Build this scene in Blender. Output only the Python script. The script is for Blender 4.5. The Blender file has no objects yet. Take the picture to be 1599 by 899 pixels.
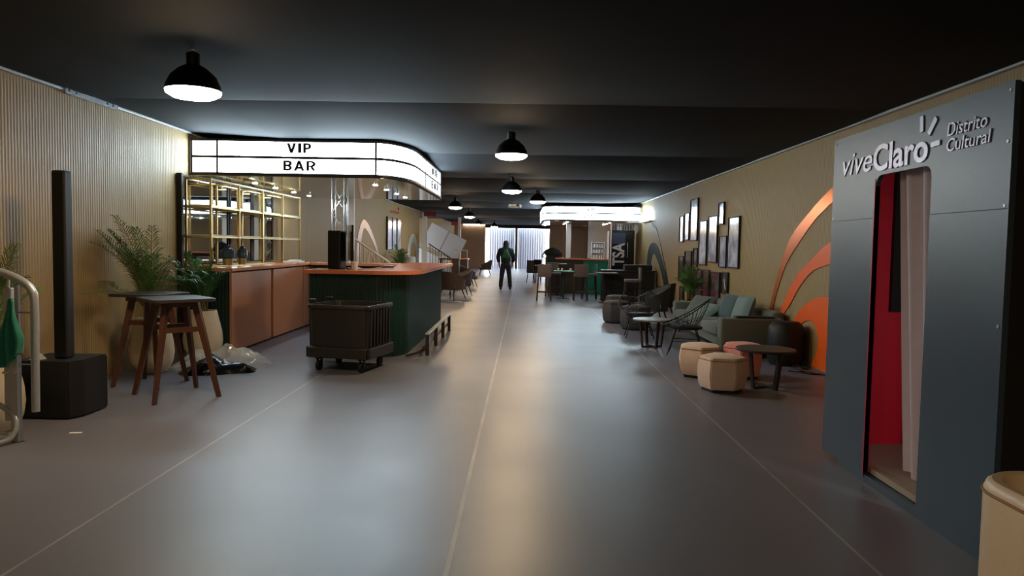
import bpy, bmesh, math, random
from mathutils import Vector, Matrix, noise, Quaternion
R = math.radians
PI = math.pi
random.seed(7)
SC = bpy.context.scene
COL = SC.collection

# ------------------------------------------------------------------ camera
F_PX, CAM_H = 1150.0, 1.55
YAW, PITCH, ROLL = 0.015078, 0.056310, 0.0175
cam_d = bpy.data.cameras.new('camera')
cam_d.sensor_width = 36.0
cam_d.lens = F_PX * 36.0 / 1599.0
cam_d.clip_end = 300
cam = bpy.data.objects.new('camera', cam_d)
COL.objects.link(cam)
fw = Vector((-math.sin(YAW) * math.cos(PITCH), math.cos(YAW) * math.cos(PITCH), -math.sin(PITCH)))
r0 = Vector((math.cos(YAW), math.sin(YAW), 0))
u0 = r0.cross(fw)
rt = r0 * math.cos(ROLL) + u0 * math.sin(ROLL)
up = -r0 * math.sin(ROLL) + u0 * math.cos(ROLL)
m = Matrix((rt, up, -fw)).transposed().to_4x4()
m.translation = (0, 0, CAM_H)
cam.matrix_world = m
SC.camera = cam

# ------------------------------------------------------------------ light and exposure
LAMP_GLOW = 25.0          # pendant diffusers
SIGN_GLOW = 4.4           # marquee panels
SPOT_GLOW = 75.0          # bar downlights
SKY = 3.0
SC.view_settings.view_transform = 'Standard'
SC.view_settings.look = 'None'
SC.view_settings.gamma = 1.0
SC.view_settings.use_curve_mapping = False
SC.view_settings.exposure = 2.3
world = bpy.data.worlds.new('sky')
SC.world = world
world.use_nodes = True
bg = world.node_tree.nodes['Background']
bg.inputs[0].default_value = (0.78, 0.88, 1.0, 1)
bg.inputs[1].default_value = SKY
SC.cycles.filter_width = 1.0

# ------------------------------------------------------------------ materials
def lin(c):
    return tuple(((v / 255) / 12.92 if v / 255 <= 0.04045 else ((v / 255 + 0.055) / 1.055) ** 2.4) for v in c)

def mat(name, rgb, rough=0.5, metal=0.0, var=0.10, scale=6.0, bump=0.0, bscale=60.0, spec=0.5, stretch=(1, 1, 1), sheen=0.0):
    M = bpy.data.materials.new(name)
    M.use_nodes = True
    nt = M.node_tree
    b = nt.nodes['Principled BSDF']
    c = lin(rgb)
    b.inputs['Roughness'].default_value = rough
    b.inputs['Metallic'].default_value = metal
    b.inputs['Specular IOR Level'].default_value = spec
    tc = nt.nodes.new('ShaderNodeTexCoord')
    mp = nt.nodes.new('ShaderNodeMapping')
    mp.inputs['Scale'].default_value = stretch
    nt.links.new(tc.outputs['Object'], mp.inputs[0])
    n = nt.nodes.new('ShaderNodeTexNoise')
    n.inputs['Scale'].default_value = scale
    n.inputs['Detail'].default_value = 4
    nt.links.new(mp.outputs[0], n.inputs['Vector'])
    mx = nt.nodes.new('ShaderNodeMix')
    mx.data_type = 'RGBA'
    mx.inputs[6].default_value = tuple(max(0, v * (1 - var)) for v in c) + (1,)
    mx.inputs[7].default_value = tuple(min(1, v * (1 + var)) for v in c) + (1,)
    nt.links.new(n.outputs[0], mx.inputs[0])
    nt.links.new(mx.outputs[2], b.inputs['Base Color'])
    if sheen:
        b.inputs['Sheen Weight'].default_value = sheen
    if bump:
        n2 = nt.nodes.new('ShaderNodeTexNoise')
        n2.inputs['Scale'].default_value = bscale
        nt.links.new(mp.outputs[0], n2.inputs['Vector'])
        bp = nt.nodes.new('ShaderNodeBump')
        bp.inputs['Strength'].default_value = bump
        bp.inputs['Distance'].default_value = 0.01
        nt.links.new(n2.outputs[0], bp.inputs['Height'])
        nt.links.new(bp.outputs[0], b.inputs['Normal'])
    return M

def glow(name, rgb, strength):
    M = bpy.data.materials.new(name)
    M.use_nodes = True
    b = M.node_tree.nodes['Principled BSDF']
    b.inputs['Base Color'].default_value = (0.8, 0.8, 0.8, 1)
    b.inputs['Emission Color'].default_value = tuple(rgb) + (1,)
    b.inputs['Emission Strength'].default_value = strength
    return M

def floor_mat():
    M = mat('grey vinyl floor', (110, 111, 122), 0.36, 0, 0.10, 1.3, 0.04, 220, 0.5)
    nt = M.node_tree
    b = nt.nodes['Principled BSDF']
    src = b.inputs['Base Color'].links[0].from_socket
    tc = nt.nodes.new('ShaderNodeTexCoord')
    sx = nt.nodes.new('ShaderNodeSeparateXYZ')
    nt.links.new(tc.outputs['Object'], sx.inputs[0])
    def mth(op, a, v=None):
        k = nt.nodes.new('ShaderNodeMath')
        k.operation = op
        for i, q in enumerate((a, v)):
            if q is None:
                continue
            if isinstance(q, (int, float)):
                k.inputs[i].default_value = q
            else:
                nt.links.new(q, k.inputs[i])
        return k.outputs[0]
    tot = None
    for s, w in ((-2.37, 0.008), (-0.34, 0.012), (1.75, 0.008)):
        d = mth('ABSOLUTE', mth('SUBTRACT', sx.outputs[0], s))
        l = mth('LESS_THAN', d, w)
        tot = l if tot is None else mth('MAXIMUM', tot, l)
    n = nt.nodes.new('ShaderNodeTexNoise')
    n.inputs['Scale'].default_value = 2.5
    nt.links.new(tc.outputs['Object'], n.inputs['Vector'])
    tot = mth('MULTIPLY', tot, mth('MULTIPLY', n.outputs[0], 0.75))
    mx = nt.nodes.new('ShaderNodeMix')
    mx.data_type = 'RGBA'
    nt.links.new(tot, mx.inputs[0])
    nt.links.new(src, mx.inputs[6])
    mx.inputs[7].default_value = lin((205, 198, 190)) + (1,)
    nt.links.new(mx.outputs[2], b.inputs['Base Color'])
    # worn patches vary the sheen
    n3 = nt.nodes.new('ShaderNodeTexNoise')
    n3.inputs['Scale'].default_value = 0.9
    n3.inputs['Detail'].default_value = 6
    nt.links.new(tc.outputs['Object'], n3.inputs['Vector'])
    mr = nt.nodes.new('ShaderNodeMapRange')
    mr.inputs[3].default_value = 0.30
    mr.inputs[4].default_value = 0.44
    nt.links.new(n3.outputs[0], mr.inputs[0])
    nt.links.new(mr.outputs[0], b.inputs['Roughness'])
    return M

def film_mat(name, rgb, alpha):
    M = bpy.data.materials.new(name)
    M.use_nodes = True
    nt = M.node_tree
    b = nt.nodes['Principled BSDF']
    b.inputs['Base Color'].default_value = lin(rgb) + (1,)
    b.inputs['Roughness'].default_value = 0.18
    b.inputs['Alpha'].default_value = alpha
    b.inputs['Coat Weight'].default_value = 0.5
    return M

def picture_mat(name, top, bottom, seed):
    M = mat(name, top, 0.12, 0, 0.1, 3, spec=0.9)
    nt = M.node_tree
    b = nt.nodes['Principled BSDF']
    tc = nt.nodes.new('ShaderNodeTexCoord')
    n = nt.nodes.new('ShaderNodeTexNoise')
    n.noise_dimensions = '4D'
    n.inputs['W'].default_value = seed
    n.inputs['Scale'].default_value = 3.5
    n.inputs['Detail'].default_value = 5
    nt.links.new(tc.outputs['Object'], n.inputs['Vector'])
    cr = nt.nodes.new('ShaderNodeValToRGB')
    cr.color_ramp.elements[0].position = 0.38
    cr.color_ramp.elements[0].color = lin(bottom) + (1,)
    cr.color_ramp.elements[1].position = 0.62
    cr.color_ramp.elements[1].color = lin(top) + (1,)
    nt.links.new(n.outputs[0], cr.inputs[0])
    nt.links.new(cr.outputs[0], b.inputs['Base Color'])
    return M

MT = dict(
    floor=floor_mat(),
    wall=mat('beige ribbed panel', (156, 131, 87), 0.55, 0, 0.06, 1.5),
    ceil=mat('black tent fabric', (25, 30, 36), 0.8, 0, 0.15, 2, 0.05, 200, 0.2),
    dark=mat('dark lining', (34, 35, 38), 0.8, 0, 0.1),
    steel=mat('galvanised steel', (168, 174, 180), 0.38, 0.35, 0.15, 30),
    alu=mat('aluminium', (205, 210, 214), 0.25, 0.9, 0.08, 20),
    black=mat('matt black', (11, 11, 12), 0.6, 0, 0.15, 20),
    blackg=mat('gloss black', (14, 15, 17), 0.2, 0, 0.1, 20),
    blackmetal=mat('black metal', (22, 22, 24), 0.4, 0.5, 0.1, 30),
    tubblack=mat('black moulded plastic', (40, 37, 35), 0.42, 0, 0.15, 14, 0.05, 90),
    rubber=mat('black rubber', (16, 16, 16), 0.7, 0, 0.1),
    green=mat('dark green ribbed front', (13, 50, 42), 0.4, 0, 0.12, 5),
    greenb=mat('emerald panel', (12, 124, 98), 0.4, 0, 0.08, 5),
    counter=mat('orange wood countertop', (208, 122, 84), 0.22, 0, 0.16, 3, stretch=(1, 8, 1)),
    counter2=mat('orange wood back counter', (208, 136, 98), 0.25, 0, 0.16, 3, stretch=(8, 1, 1)),
    woodpanel=mat('reddish wood panel', (180, 124, 94), 0.4, 0, 0.13, 5, stretch=(6, 6, 0.6)),
    walnut=mat('walnut wood', (78, 46, 32), 0.42, 0, 0.22, 9, stretch=(5, 5, 0.7)),
    tabletop=mat('dark table top', (52, 46, 42), 0.45, 0, 0.15, 8),
    darkwood=mat('dark brown wood', (44, 32, 27), 0.45, 0, 0.2, 9, stretch=(4, 4, 0.7)),
    gold=mat('brushed brass', (196, 172, 112), 0.32, 0.8, 0.08, 30),
    glassy=mat('white acrylic shelf', (220, 222, 210), 0.2, 0, 0.04),
    copper=mat('copper', (226, 122, 66), 0.24, 0.6, 0.1, 20),
    mirror=mat('mirror', (222, 228, 226), 0.02, 1.0, 0.0),
    soffit=mat('mirrored soffit', (176, 172, 166), 0.07, 1.0, 0.03),
    frameblk=mat('black sign frame', (18, 19, 22), 0.5, 0, 0.1),
    letter=mat('grey letter', (22, 21, 26), 0.6, 0, 0.08),
    letterpale=mat('pale grey letter', (206, 210, 214), 0.6, 0, 0.04),  # sign glare washing out the far letters, painted in as pale grey
    pot=mat('off white pot', (206, 192, 168), 0.35, 0, 0.06, 6),
    soil=mat('potting soil', (48, 34, 24), 0.9, 0, 0.3, 40, 0.4, 60),
    leaf=mat('palm leaf', (84, 122, 54), 0.45, 0, 0.35, 9),
    leaf2=mat('palm leaf dark', (56, 110, 56), 0.42, 0, 0.35, 9),
    stem=mat('palm stem', (110, 104, 58), 0.5, 0, 0.2, 9),
    cloth=mat('green cloth', (22, 118, 98), 0.85, 0, 0.2, 8, sheen=0.3),
    film=film_mat('clear plastic film', (226, 232, 234), 0.42),
    bag=mat('black plastic bag', (12, 14, 17), 0.22, 0, 0.2, 10, 0.2, 30),
    sofa=mat('sage grey upholstery', (88, 95, 87), 0.8, 0, 0.10, 30, 0.15, 300, sheen=0.2),
    cushion=mat('blue grey cushion', (112, 132, 128), 0.85, 0, 0.10, 30, 0.15, 300, sheen=0.2),
    cushion2=mat('slate cushion', (66, 86, 88), 0.85, 0, 0.10, 30, 0.15, 300, sheen=0.2),
    poufbeige=mat('beige pouf fabric', (214, 186, 166), 0.8, 0, 0.06, 14, 0.1, 200, sheen=0.2),
    poufseam=mat('beige pouf piping', (160, 126, 90), 0.8, 0, 0.06),
    pink=mat('pink pouf fabric', (226, 146, 138), 0.8, 0, 0.06, 14, 0.1, 200, sheen=0.2),
    poufdark=mat('charcoal pouf fabric', (64, 60, 58), 0.75, 0, 0.12, 14, 0.1, 200),
    greychair=mat('taupe grey upholstery', (100, 90, 92), 0.7, 0, 0.08, 14),
    brownchair=mat('brown upholstery', (76, 62, 55), 0.75, 0, 0.12, 14),
    orange=mat('orange vinyl', (244, 98, 22), 0.4, 0, 0.04, 3),
    dgreen=mat('dark green vinyl', (8, 27, 22), 0.6, 0, 0.06, 3, spec=0.2),
    pinkdecal=mat('faded pink vinyl', (196, 150, 128), 0.3, 0.2, 0.12, 3),
    redtext=mat('red vinyl letter', (196, 58, 56), 0.5, 0, 0.04),
    booth=mat('blue grey painted board', (43, 64, 82), 0.42, 0, 0.10, 7, 0.04, 70),
    boothin=mat('black booth interior', (14, 14, 16), 0.6, 0, 0.1),
    red=mat('crimson lining', (232, 22, 62), 0.55, 0, 0.05, 4),
    boothfloor=mat('booth floor', (170, 158, 140), 0.5, 0, 0.08, 4),
    curtain=mat('lavender grey curtain', (214, 204, 216), 0.8, 0, 0.06, 10, sheen=0.3),
    silver=mat('brushed silver letter', (160, 157, 172), 0.4, 0.35, 0.02, 20),
    cream=mat('cream leather', (224, 200, 164), 0.42, 0, 0.05, 12, 0.05, 160),
    fence=mat('corrugated zinc sheet', (186, 194, 210), 0.5, 0.2, 0.14, 2, stretch=(6, 6, 0.4)),
    white=mat('white board', (236, 233, 236), 0.5, 0, 0.04, 5),
    whitem=mat('white painted metal', (220, 216, 208), 0.4, 0, 0.05, 5),
    redsign=mat('dark red sign', (132, 28, 44), 0.45, 0, 0.06, 5),
    endwall=mat('brown end panel', (172, 146, 126), 0.6, 0, 0.08, 2),
    jacket=mat('black green jacket', (17, 26, 25), 0.8, 0, 0.15, 14),
    trousers=mat('dark trousers', (26, 27, 33), 0.8, 0, 0.15, 14),
    skin=mat('skin', (150, 104, 80), 0.55, 0, 0.06, 8),
    shoe=mat('dark shoe', (22, 22, 26), 0.5, 0, 0.1),
    backpack=mat('green drawstring bag', (24, 76, 36), 0.6, 0, 0.15, 10),
    paper=mat('white paper cup', (236, 234, 230), 0.55, 0, 0.03),
    bluejar=mat('dark blue jar', (56, 86, 104), 0.15, 0, 0.15, 10),
    fridge=mat('black fridge door', (16, 18, 24), 0.25, 0, 0.1, 6),
    fridgeart=mat('dark blue print', (44, 52, 78), 0.4, 0, 0.25, 5),
    fridgetext=mat('off white print', (200, 194, 190), 0.5, 0, 0.05),
    ground=mat('outdoor concrete', (180, 180, 178), 0.8, 0, 0.1, 2),
    lamp=glow('warm diffuser', (1.0, 0.74, 0.46), LAMP_GLOW),
    sign=glow('cool lit acrylic', (0.70, 0.89, 1.0), SIGN_GLOW),
    spot=glow('cool downlight', (0.80, 0.93, 1.0), SPOT_GLOW),
    boothlight=glow('booth light strip', (1.0, 0.9, 0.85), 4.0),
    tealight=glow('tealight', (1.0, 0.8, 0.6), 3.0),
)

# ------------------------------------------------------------------ mesh helpers
class B:
    def __init__(s):
        s.bm = bmesh.new()

    def add(s, verts, faces):
        vs = [s.bm.verts.new(v) for v in verts]
        for f in faces:
            try:
                s.bm.faces.new([vs[i] for i in f])
            except ValueError:
                pass
        return vs

    def box(s, c, d, rz=0.0, bev=0.0, rot=None, seg=2):
        r = bmesh.ops.create_cube(s.bm, size=1.0)
        M = Matrix.Translation(c) @ (rot.to_4x4() if rot is not None else Matrix.Rotation(rz, 4, 'Z')) @ Matrix.Diagonal((d[0], d[1], d[2], 1))
        bmesh.ops.transform(s.bm, matrix=M, verts=r['verts'])
        if bev:
            es = list({e for v in r['verts'] for e in v.link_edges})
            bmesh.ops.bevel(s.bm, geom=es, offset=bev, segments=seg, affect='EDGES', profile=0.5)
        return s

    def rod(s, a, b, ra, rb=None, n=10, caps=True):
        rb = ra if rb is None else rb
        a, b = Vector(a), Vector(b)
        d = (b - a)
        if d.length < 1e-6:
            return s
        q = Vector((0, 0, 1)).rotation_difference(d.normalized()).to_matrix()
        vs = []
        for p, r in ((a, ra), (b, rb)):
            for i in range(n):
                t = 2 * PI * i / n
                vs.append(p + q @ Vector((r * math.cos(t), r * math.sin(t), 0)))
        fs = [(i, (i + 1) % n, n + (i + 1) % n, n + i) for i in range(n)]
        if caps:
            fs += [tuple(range(n))[::-1], tuple(range(n, 2 * n))]
        s.add(vs, fs)
        return s

    def tube(s, pts, r, n=8, closed=False):
        pts = [Vector(p) for p in pts]
        k = len(pts)
        rs = r if isinstance(r, (list, tuple)) else [r] * k
        rings = []
        ref = None
        for i, p in enumerate(pts):
            if closed:
                t = (pts[(i + 1) % k] - pts[i - 1]).normalized()
            else:
                t = (pts[min(i + 1, k - 1)] - pts[max(i - 1, 0)]).normalized()
            if ref is None:
                ref = t.orthogonal().normalized()
            ref = (ref - t * ref.dot(t)).normalized()
            bi = t.cross(ref)
            rings.append([s.bm.verts.new(p + (ref * math.cos(2 * PI * j / n) + bi * math.sin(2 * PI * j / n)) * rs[i]) for j in range(n)])
        for i in range(k if closed else k - 1):
            a, b = rings[i], rings[(i + 1) % k]
            for j in range(n):
                try:
                    s.bm.faces.new((a[j], a[(j + 1) % n], b[(j + 1) % n], b[j]))
                except ValueError:
                    pass
        if not closed:
            s.bm.faces.new(rings[0][::-1])
            s.bm.faces.new(rings[-1])
        return s

    def lathe(s, prof, n=24, c=(0, 0, 0), rot=0.0, cap=True):
        c = Vector(c)
        rings = []
        for r, z in prof:
            rings.append([s.bm.verts.new(c + Vector((r * math.cos(rot + 2 * PI * j / n), r * math.sin(rot + 2 * PI * j / n), z))) for j in range(n)])
        for a, b in zip(rings, rings[1:]):
            for j in range(n):
                s.bm.faces.new((a[j], a[(j + 1) % n], b[(j + 1) % n], b[j]))
        if cap:
            s.bm.faces.new(rings[0][::-1])
            s.bm.faces.new(rings[-1])
        return s

    def prism(s, poly, z0, z1, M=None):
        n = len(poly)
        vs = [Vector((p[0], p[1], z0)) for p in poly] + [Vector((p[0], p[1], z1)) for p in poly]
        if M is not None:
            vs = [M @ v for v in vs]
        fs = [(i, (i + 1) % n, n + (i + 1) % n, n + i) for i in range(n)] + [tuple(range(n))[::-1], tuple(range(n, 2 * n))]
        s.add(vs, fs)
        return s

    def band(s, outer, inner, M, z0, z1):
        """closed slab between two polylines of equal length (for curved graphics)"""
        n = len(outer)
        vs = []
        for z in (z0, z1):
            vs += [M @ Vector((p[0], p[1], z)) for p in outer] + [M @ Vector((p[0], p[1], z)) for p in inner]
        fs = []
        for i in range(n - 1):
            fs += [(i, i + 1, n + i + 1, n + i)[::-1], (2 * n + i, 2 * n + i + 1, 3 * n + i + 1, 3 * n + i),
                   (i, i + 1, 2 * n + i + 1, 2 * n + i), (n + i, 3 * n + i, 3 * n + i + 1, n + i + 1)]
        fs += [(0, n, 3 * n, 2 * n), (n - 1, 3 * n - 1, 4 * n - 1, 2 * n - 1)[::-1]]
        s.add(vs, fs)
        return s

    def sphere(s, c, r, sc=(1, 1, 1), u=16, v=10):
        x = bmesh.ops.create_uvsphere(s.bm, u_segments=u, v_segments=v, radius=r)
        bmesh.ops.transform(s.bm, matrix=Matrix.Translation(c) @ Matrix.Diagonal((sc[0], sc[1], sc[2], 1)), verts=x['verts'])
        return s

    def grid(s, nx, ny, fn):
        vs = [[s.bm.verts.new(fn(i / nx, j / ny)) for j in range(ny + 1)] for i in range(nx + 1)]
        for i in range(nx):
            for j in range(ny):
                s.bm.faces.new((vs[i][j], vs[i + 1][j], vs[i + 1][j + 1], vs[i][j + 1]))
        return s

def obj(name, b, m, parent=None, loc=None, rz=None, smooth=False, fix=True, solid=0.0):
    bm = b.bm if isinstance(b, B) else b
    if fix:
        bmesh.ops.recalc_face_normals(bm, faces=bm.faces)
    if solid:
        bmesh.ops.solidify(bm, geom=bm.faces[:], thickness=solid)
    me = bpy.data.meshes.new(name)
    if smooth:
        for f in bm.faces:
            f.smooth = True
        for e in bm.edges:
            if len(e.link_faces) == 2 and e.calc_face_angle(0) > R(38):
                e.smooth = False
    bm.to_mesh(me)
    bm.free()
    me.materials.append(m)
    o = bpy.data.objects.new(name, me)
    COL.objects.link(o)
    if parent is not None:
        o.parent = parent
    if loc is not None:
        o.location = loc
    if rz is not None:
        o.rotation_euler.z = rz
    return o

def tag(o, label=None, cat=None, group=None, kind=None):
    if label: o['label'] = label
    if cat: o['category'] = cat
    if group: o['group'] = group
    if kind: o['kind'] = kind
    return o

def thing(name, label, cat, loc=(0, 0, 0), rz=0.0, group=None):
    o = bpy.data.objects.new(name, None)
    o.empty_display_size = 0.1
    COL.objects.link(o)
    o.location = loc
    o.rotation_euler = (0, 0, rz)
    return tag(o, label, cat, group)

def struct(name, b, m, label=None, parent=None, smooth=False):
    o = obj(name, b, m, parent, smooth=smooth)
    if parent is None:
        o['kind'] = 'structure'
        if label: o['label'] = label
        o['category'] = name.split('_')[0]
    return o

KIDS = {}
def dup(root, loc, rz, label, group=None):
    kids = [o for o in COL.objects if o.parent == root]
    r = root.copy()
    COL.objects.link(r)
    r.location = loc
    r.rotation_euler = (0, 0, rz)
    r['label'] = label
    if group: r['group'] = group
    for ch in kids:
        c = ch.copy()
        COL.objects.link(c)
        c.parent = r
        for g in [o for o in COL.objects if o.parent == ch]:
            d = g.copy()
            COL.objects.link(d)
            d.parent = c
    return r

def text_mesh(s, extrude=0.004, offset=0.0, shear=0.0, spacing=1.0):
    cu = bpy.data.curves.new('txt', 'FONT')
    cu.body = s
    cu.size = 1.0
    cu.extrude = 0.5
    cu.offset = offset
    cu.shear = shear
    cu.space_character = spacing
    cu.resolution_u = 6
    to = bpy.data.objects.new('txt', cu)
    COL.objects.link(to)
    bpy.context.view_layer.update()
    me = bpy.data.meshes.new_from_object(to.evaluated_get(bpy.context.evaluated_depsgraph_get()))
    bpy.data.objects.remove(to)
    bpy.data.curves.remove(cu)
    bm = bmesh.new()
    bm.from_mesh(me)
    bpy.data.meshes.remove(me)
    xs = [v.co.x for v in bm.verts]
    ys = [v.co.y for v in bm.verts]
    x0, x1, y0, y1 = min(xs), max(xs), min(ys), max(ys)
    for v in bm.verts:
        v.co = Vector(((v.co.x - x0) / (x1 - x0), (v.co.y - y0) / (y1 - y0), (v.co.z + 0.5) * extrude))
    return bm

def text_on(name, s, o, xd, yd, w, h, m, parent=None, depth=0.006, offset=0.0, shear=0.0, spacing=1.0):
    """text filling a w x h rectangle whose lower-left corner is o"""
    bm = text_mesh(s, depth, offset, shear, spacing)
    xd, yd = Vector(xd).normalized(), Vector(yd).normalized()
    zd = xd.cross(yd)
    for v in bm.verts:
        v.co = Vector(o) + xd * (v.co.x * w) + yd * (v.co.y * h) + zd * v.co.z
    return obj(name, bm, m, parent)

def rrect(w, h, r, n=5):
    p = []
    for cx, cy, a in ((w / 2 - r, h / 2 - r, 0), (-w / 2 + r, h / 2 - r, 90), (-w / 2 + r, -h / 2 + r, 180), (w / 2 - r, -h / 2 + r, 270)):
        for i in range(n + 1):
            t = R(a + 90 * i / n)
            p.append((cx + r * math.cos(t), cy + r * math.sin(t)))
    return p

def smoothline(pts, n=6):
    """Catmull-Rom through the points"""
    pts = [Vector(p) for p in pts]
    out = []
    for i in range(len(pts) - 1):
        p0, p1, p2, p3 = pts[max(i - 1, 0)], pts[i], pts[i + 1], pts[min(i + 2, len(pts) - 1)]
        for k in range(n):
            t = k / n
            out.append(0.5 * ((2 * p1) + (p2 - p0) * t + (2 * p0 - 5 * p1 + 4 * p2 - p3) * t * t + (3 * p1 - p0 - 3 * p2 + p3) * t ** 3))
    out.append(pts[-1])
    return out

def skin(verts, edges, radii, levels=2, root=0):
    me = bpy.data.meshes.new('skin')
    me.from_pydata([Vector(v) for v in verts], edges, [])
    o = bpy.data.objects.new('skin', me)
    COL.objects.link(o)
    md = o.modifiers.new('Skin', 'SKIN')
    md.use_smooth_shade = True
    for i, r in enumerate(radii):
        r = r if isinstance(r, tuple) else (r, r)
        me.skin_vertices[0].data[i].radius = r
        me.skin_vertices[0].data[i].use_root = (i == root)
    sd = o.modifiers.new('Sub', 'SUBSURF')
    sd.levels = levels
    sd.render_levels = levels
    bpy.context.view_layer.update()
    out = bpy.data.meshes.new_from_object(o.evaluated_get(bpy.context.evaluated_depsgraph_get()))
    bpy.data.objects.remove(o)
    bm = bmesh.new()
    bm.from_mesh(out)
    bpy.data.meshes.remove(out)
    return bm

# ------------------------------------------------------------------ the room
XL, XR, YN, YF, HW = -4.70, 3.90, -4.0, 50.0, 3.05
b = B(); b.box((-0.4, 24, -0.05), (11.0, 60, 0.10)); struct('floor', b, MT['floor'], 'grey vinyl floor in two metre strips with pale seams')

def ceil_fn(u, v):
    x = XL - 2.2 + (XR - XL + 2.4) * u
    y = YN - 0.2 + (YF - YN + 0.4) * v
    k = (y - 7.95) / 4.3
    k = k - math.floor(k)
    sag = 0.068 * (4 * k * (1 - k)) ** 0.8
    edge = min(1.0, max(0.0, min(x - XL, XR - x)) / 1.2)
    return Vector((x, y, 3.066 - sag * edge + 0.008 * noise.noise(Vector((x * 0.8, y * 0.5, 0)))))
b = B(); b.grid(22, 560, ceil_fn); struct('ceiling', b, MT['ceil'], 'black tent fabric ceiling sagging between seams', smooth=False)
for f in bpy.data.objects['ceiling'].data.polygons:
    f.use_smooth = False
b = B(); b.box((-0.4, 23, 3.45), (12.5, 56, 0.1)); struct('ceiling_shell', b, MT['dark'], 'dark roof above the fabric ceiling')

def ribbed(x, y0, y1, side, pitch=0.042, amp=0.0026):
    b = B()
    n = int((y1 - y0) / pitch * 4)
    pr = []
    for i in range(n + 1):
        y = y0 + (y1 - y0) * i / n
        k = i % 4
        pr.append((x + side * (amp if k in (1, 2) else 0.0), y))
    vs, fs = [], []
    for px, py in pr:
        vs += [(px, py, 0), (px, py, HW)]
    for i in range(n):
        fs.append((2 * i, 2 * i + 2, 2 * i + 3, 2 * i + 1))
    b.add(vs, fs)
    b.box((x - side * 0.06, (y0 + y1) / 2, HW / 2), (0.1, y1 - y0, HW))
    return b
struct('wall_left', ribbed(XL, YN, 33.0, 1), MT['wall'], 'beige ribbed wall along the left side')
struct('wall_right', ribbed(XR, YN, YF, -1), MT['wall'], 'beige ribbed wall along the right side')
b = B(); b.box((XL - 1.8, 37.5, 1.6), (0.1, 9.2, 3.2)); b.box((XL - 0.9, 33.0, 1.6), (1.8, 0.1, 3.2)); b.box((XL - 0.9, 42.0, 1.6), (1.8, 0.1, 3.2))
struct('wall_recess', b, MT['wall'], 'beige wall of the stair recess on the left')
struct('wall_left_far', ribbed(XL, 42.0, YF, 1), MT['wall'], 'far stretch of beige ribbed wall on the left')
b = B(); b.box((-0.4, YN - 0.1, 1.6), (9.2, 0.2, 3.2)); struct('wall_near', b, MT['wall'], 'beige wall behind the camera')
OX0, OX1, OZ = -2.62, 1.72, 2.78
b = B()
b.box(((XL + OX0) / 2, YF + 0.06, 1.6), (OX0 - XL, 0.12, 3.2))
b.box(((XR + OX1) / 2, YF + 0.06, 1.6), (XR - OX1, 0.12, 3.2))
struct('wall_end', b, MT['endwall'], 'brown end wall either side of the wide opening')
b = B(); b.box(((OX0 + OX1) / 2, YF + 0.02, (OZ + 3.3) / 2), (OX1 - OX0 + 0.02, 0.2, 3.3 - OZ)); struct('trim_1', b, MT['dark'], 'dark valance over the end opening')
# aluminium keder rail on the wall tops
for k, (x, s, ys) in enumerate(((XL, 1, (7.9, 0.95)), (XR, -1, (5.0, 0.8)))):
    b = B()
    b.box((x + s * 0.03, (YN + YF) / 2 if k else (YN + 33) / 2, HW + 0.005), (0.05, (YF - YN) if k else 37, 0.035), bev=0.006)
    rail = struct('trim_%d' % (k + 2), b, MT['steel'], 'aluminium rail on top of the %s wall' % ('right' if k else 'left'))
    b = B()
    y0, L = ys
    b.box((x + s * 0.062, y0, HW + 0.0), (0.012, L, 0.075))
    for q in (-0.42, -0.30, 0.30, 0.42):
        b.rod((x + s * 0.066, y0 + q * L, HW), (x + s * 0.078, y0 + q * L, HW), 0.014, n=8)
    obj('coupling_plate', b, MT['alu'], rail)

# outside, beyond the opening
b = B(); b.box((0, 56, -0.06), (30, 11.8, 0.1)); struct('ground_outside', b, MT['ground'], 'pale concrete outside the far opening')
def corrug(x0, x1, y, z0, z1, m, name, label):
    b = B()
    n = int((x1 - x0) / 0.04)
    vs, fs = [], []
    for i in range(n + 1):
        x = x0 + (x1 - x0) * i / n
        yy = y + 0.015 * math.cos(i * PI / 2)
        vs += [(x, yy, z0), (x, yy, z1), (x, yy + 0.02, z0), (x, yy + 0.02, z1)]
    for i in range(n):
        a, c = 4 * i, 4 * i + 4
        fs += [(a, c, c + 1, a + 1), (a + 2, a + 3, c + 3, c + 2), (a + 1, c + 1, c + 3, a + 3), (a, a + 2, c + 2, c)]
    fs += [(0, 1, 3, 2), (4 * n, 4 * n + 2, 4 * n + 3, 4 * n + 1)]
    b.add(vs, fs)
    return struct(name, b, m, label)
corrug(-2.46, -0.66, 51.6, 0.0, 2.785, MT['fence'], 'door_1', 'left corrugated sheet gate lit by daylight')
corrug(-0.40, 1.44, 51.6, 0.0, 2.785, MT['fence'], 'door_2', 'right corrugated sheet gate lit by daylight')
b = B(); b.box((-0.53, 51.55, 1.41), (0.20, 0.12, 2.82)); struct('trim_4', b, MT['frameblk'], 'dark post between the two corrugated gates')

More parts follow.
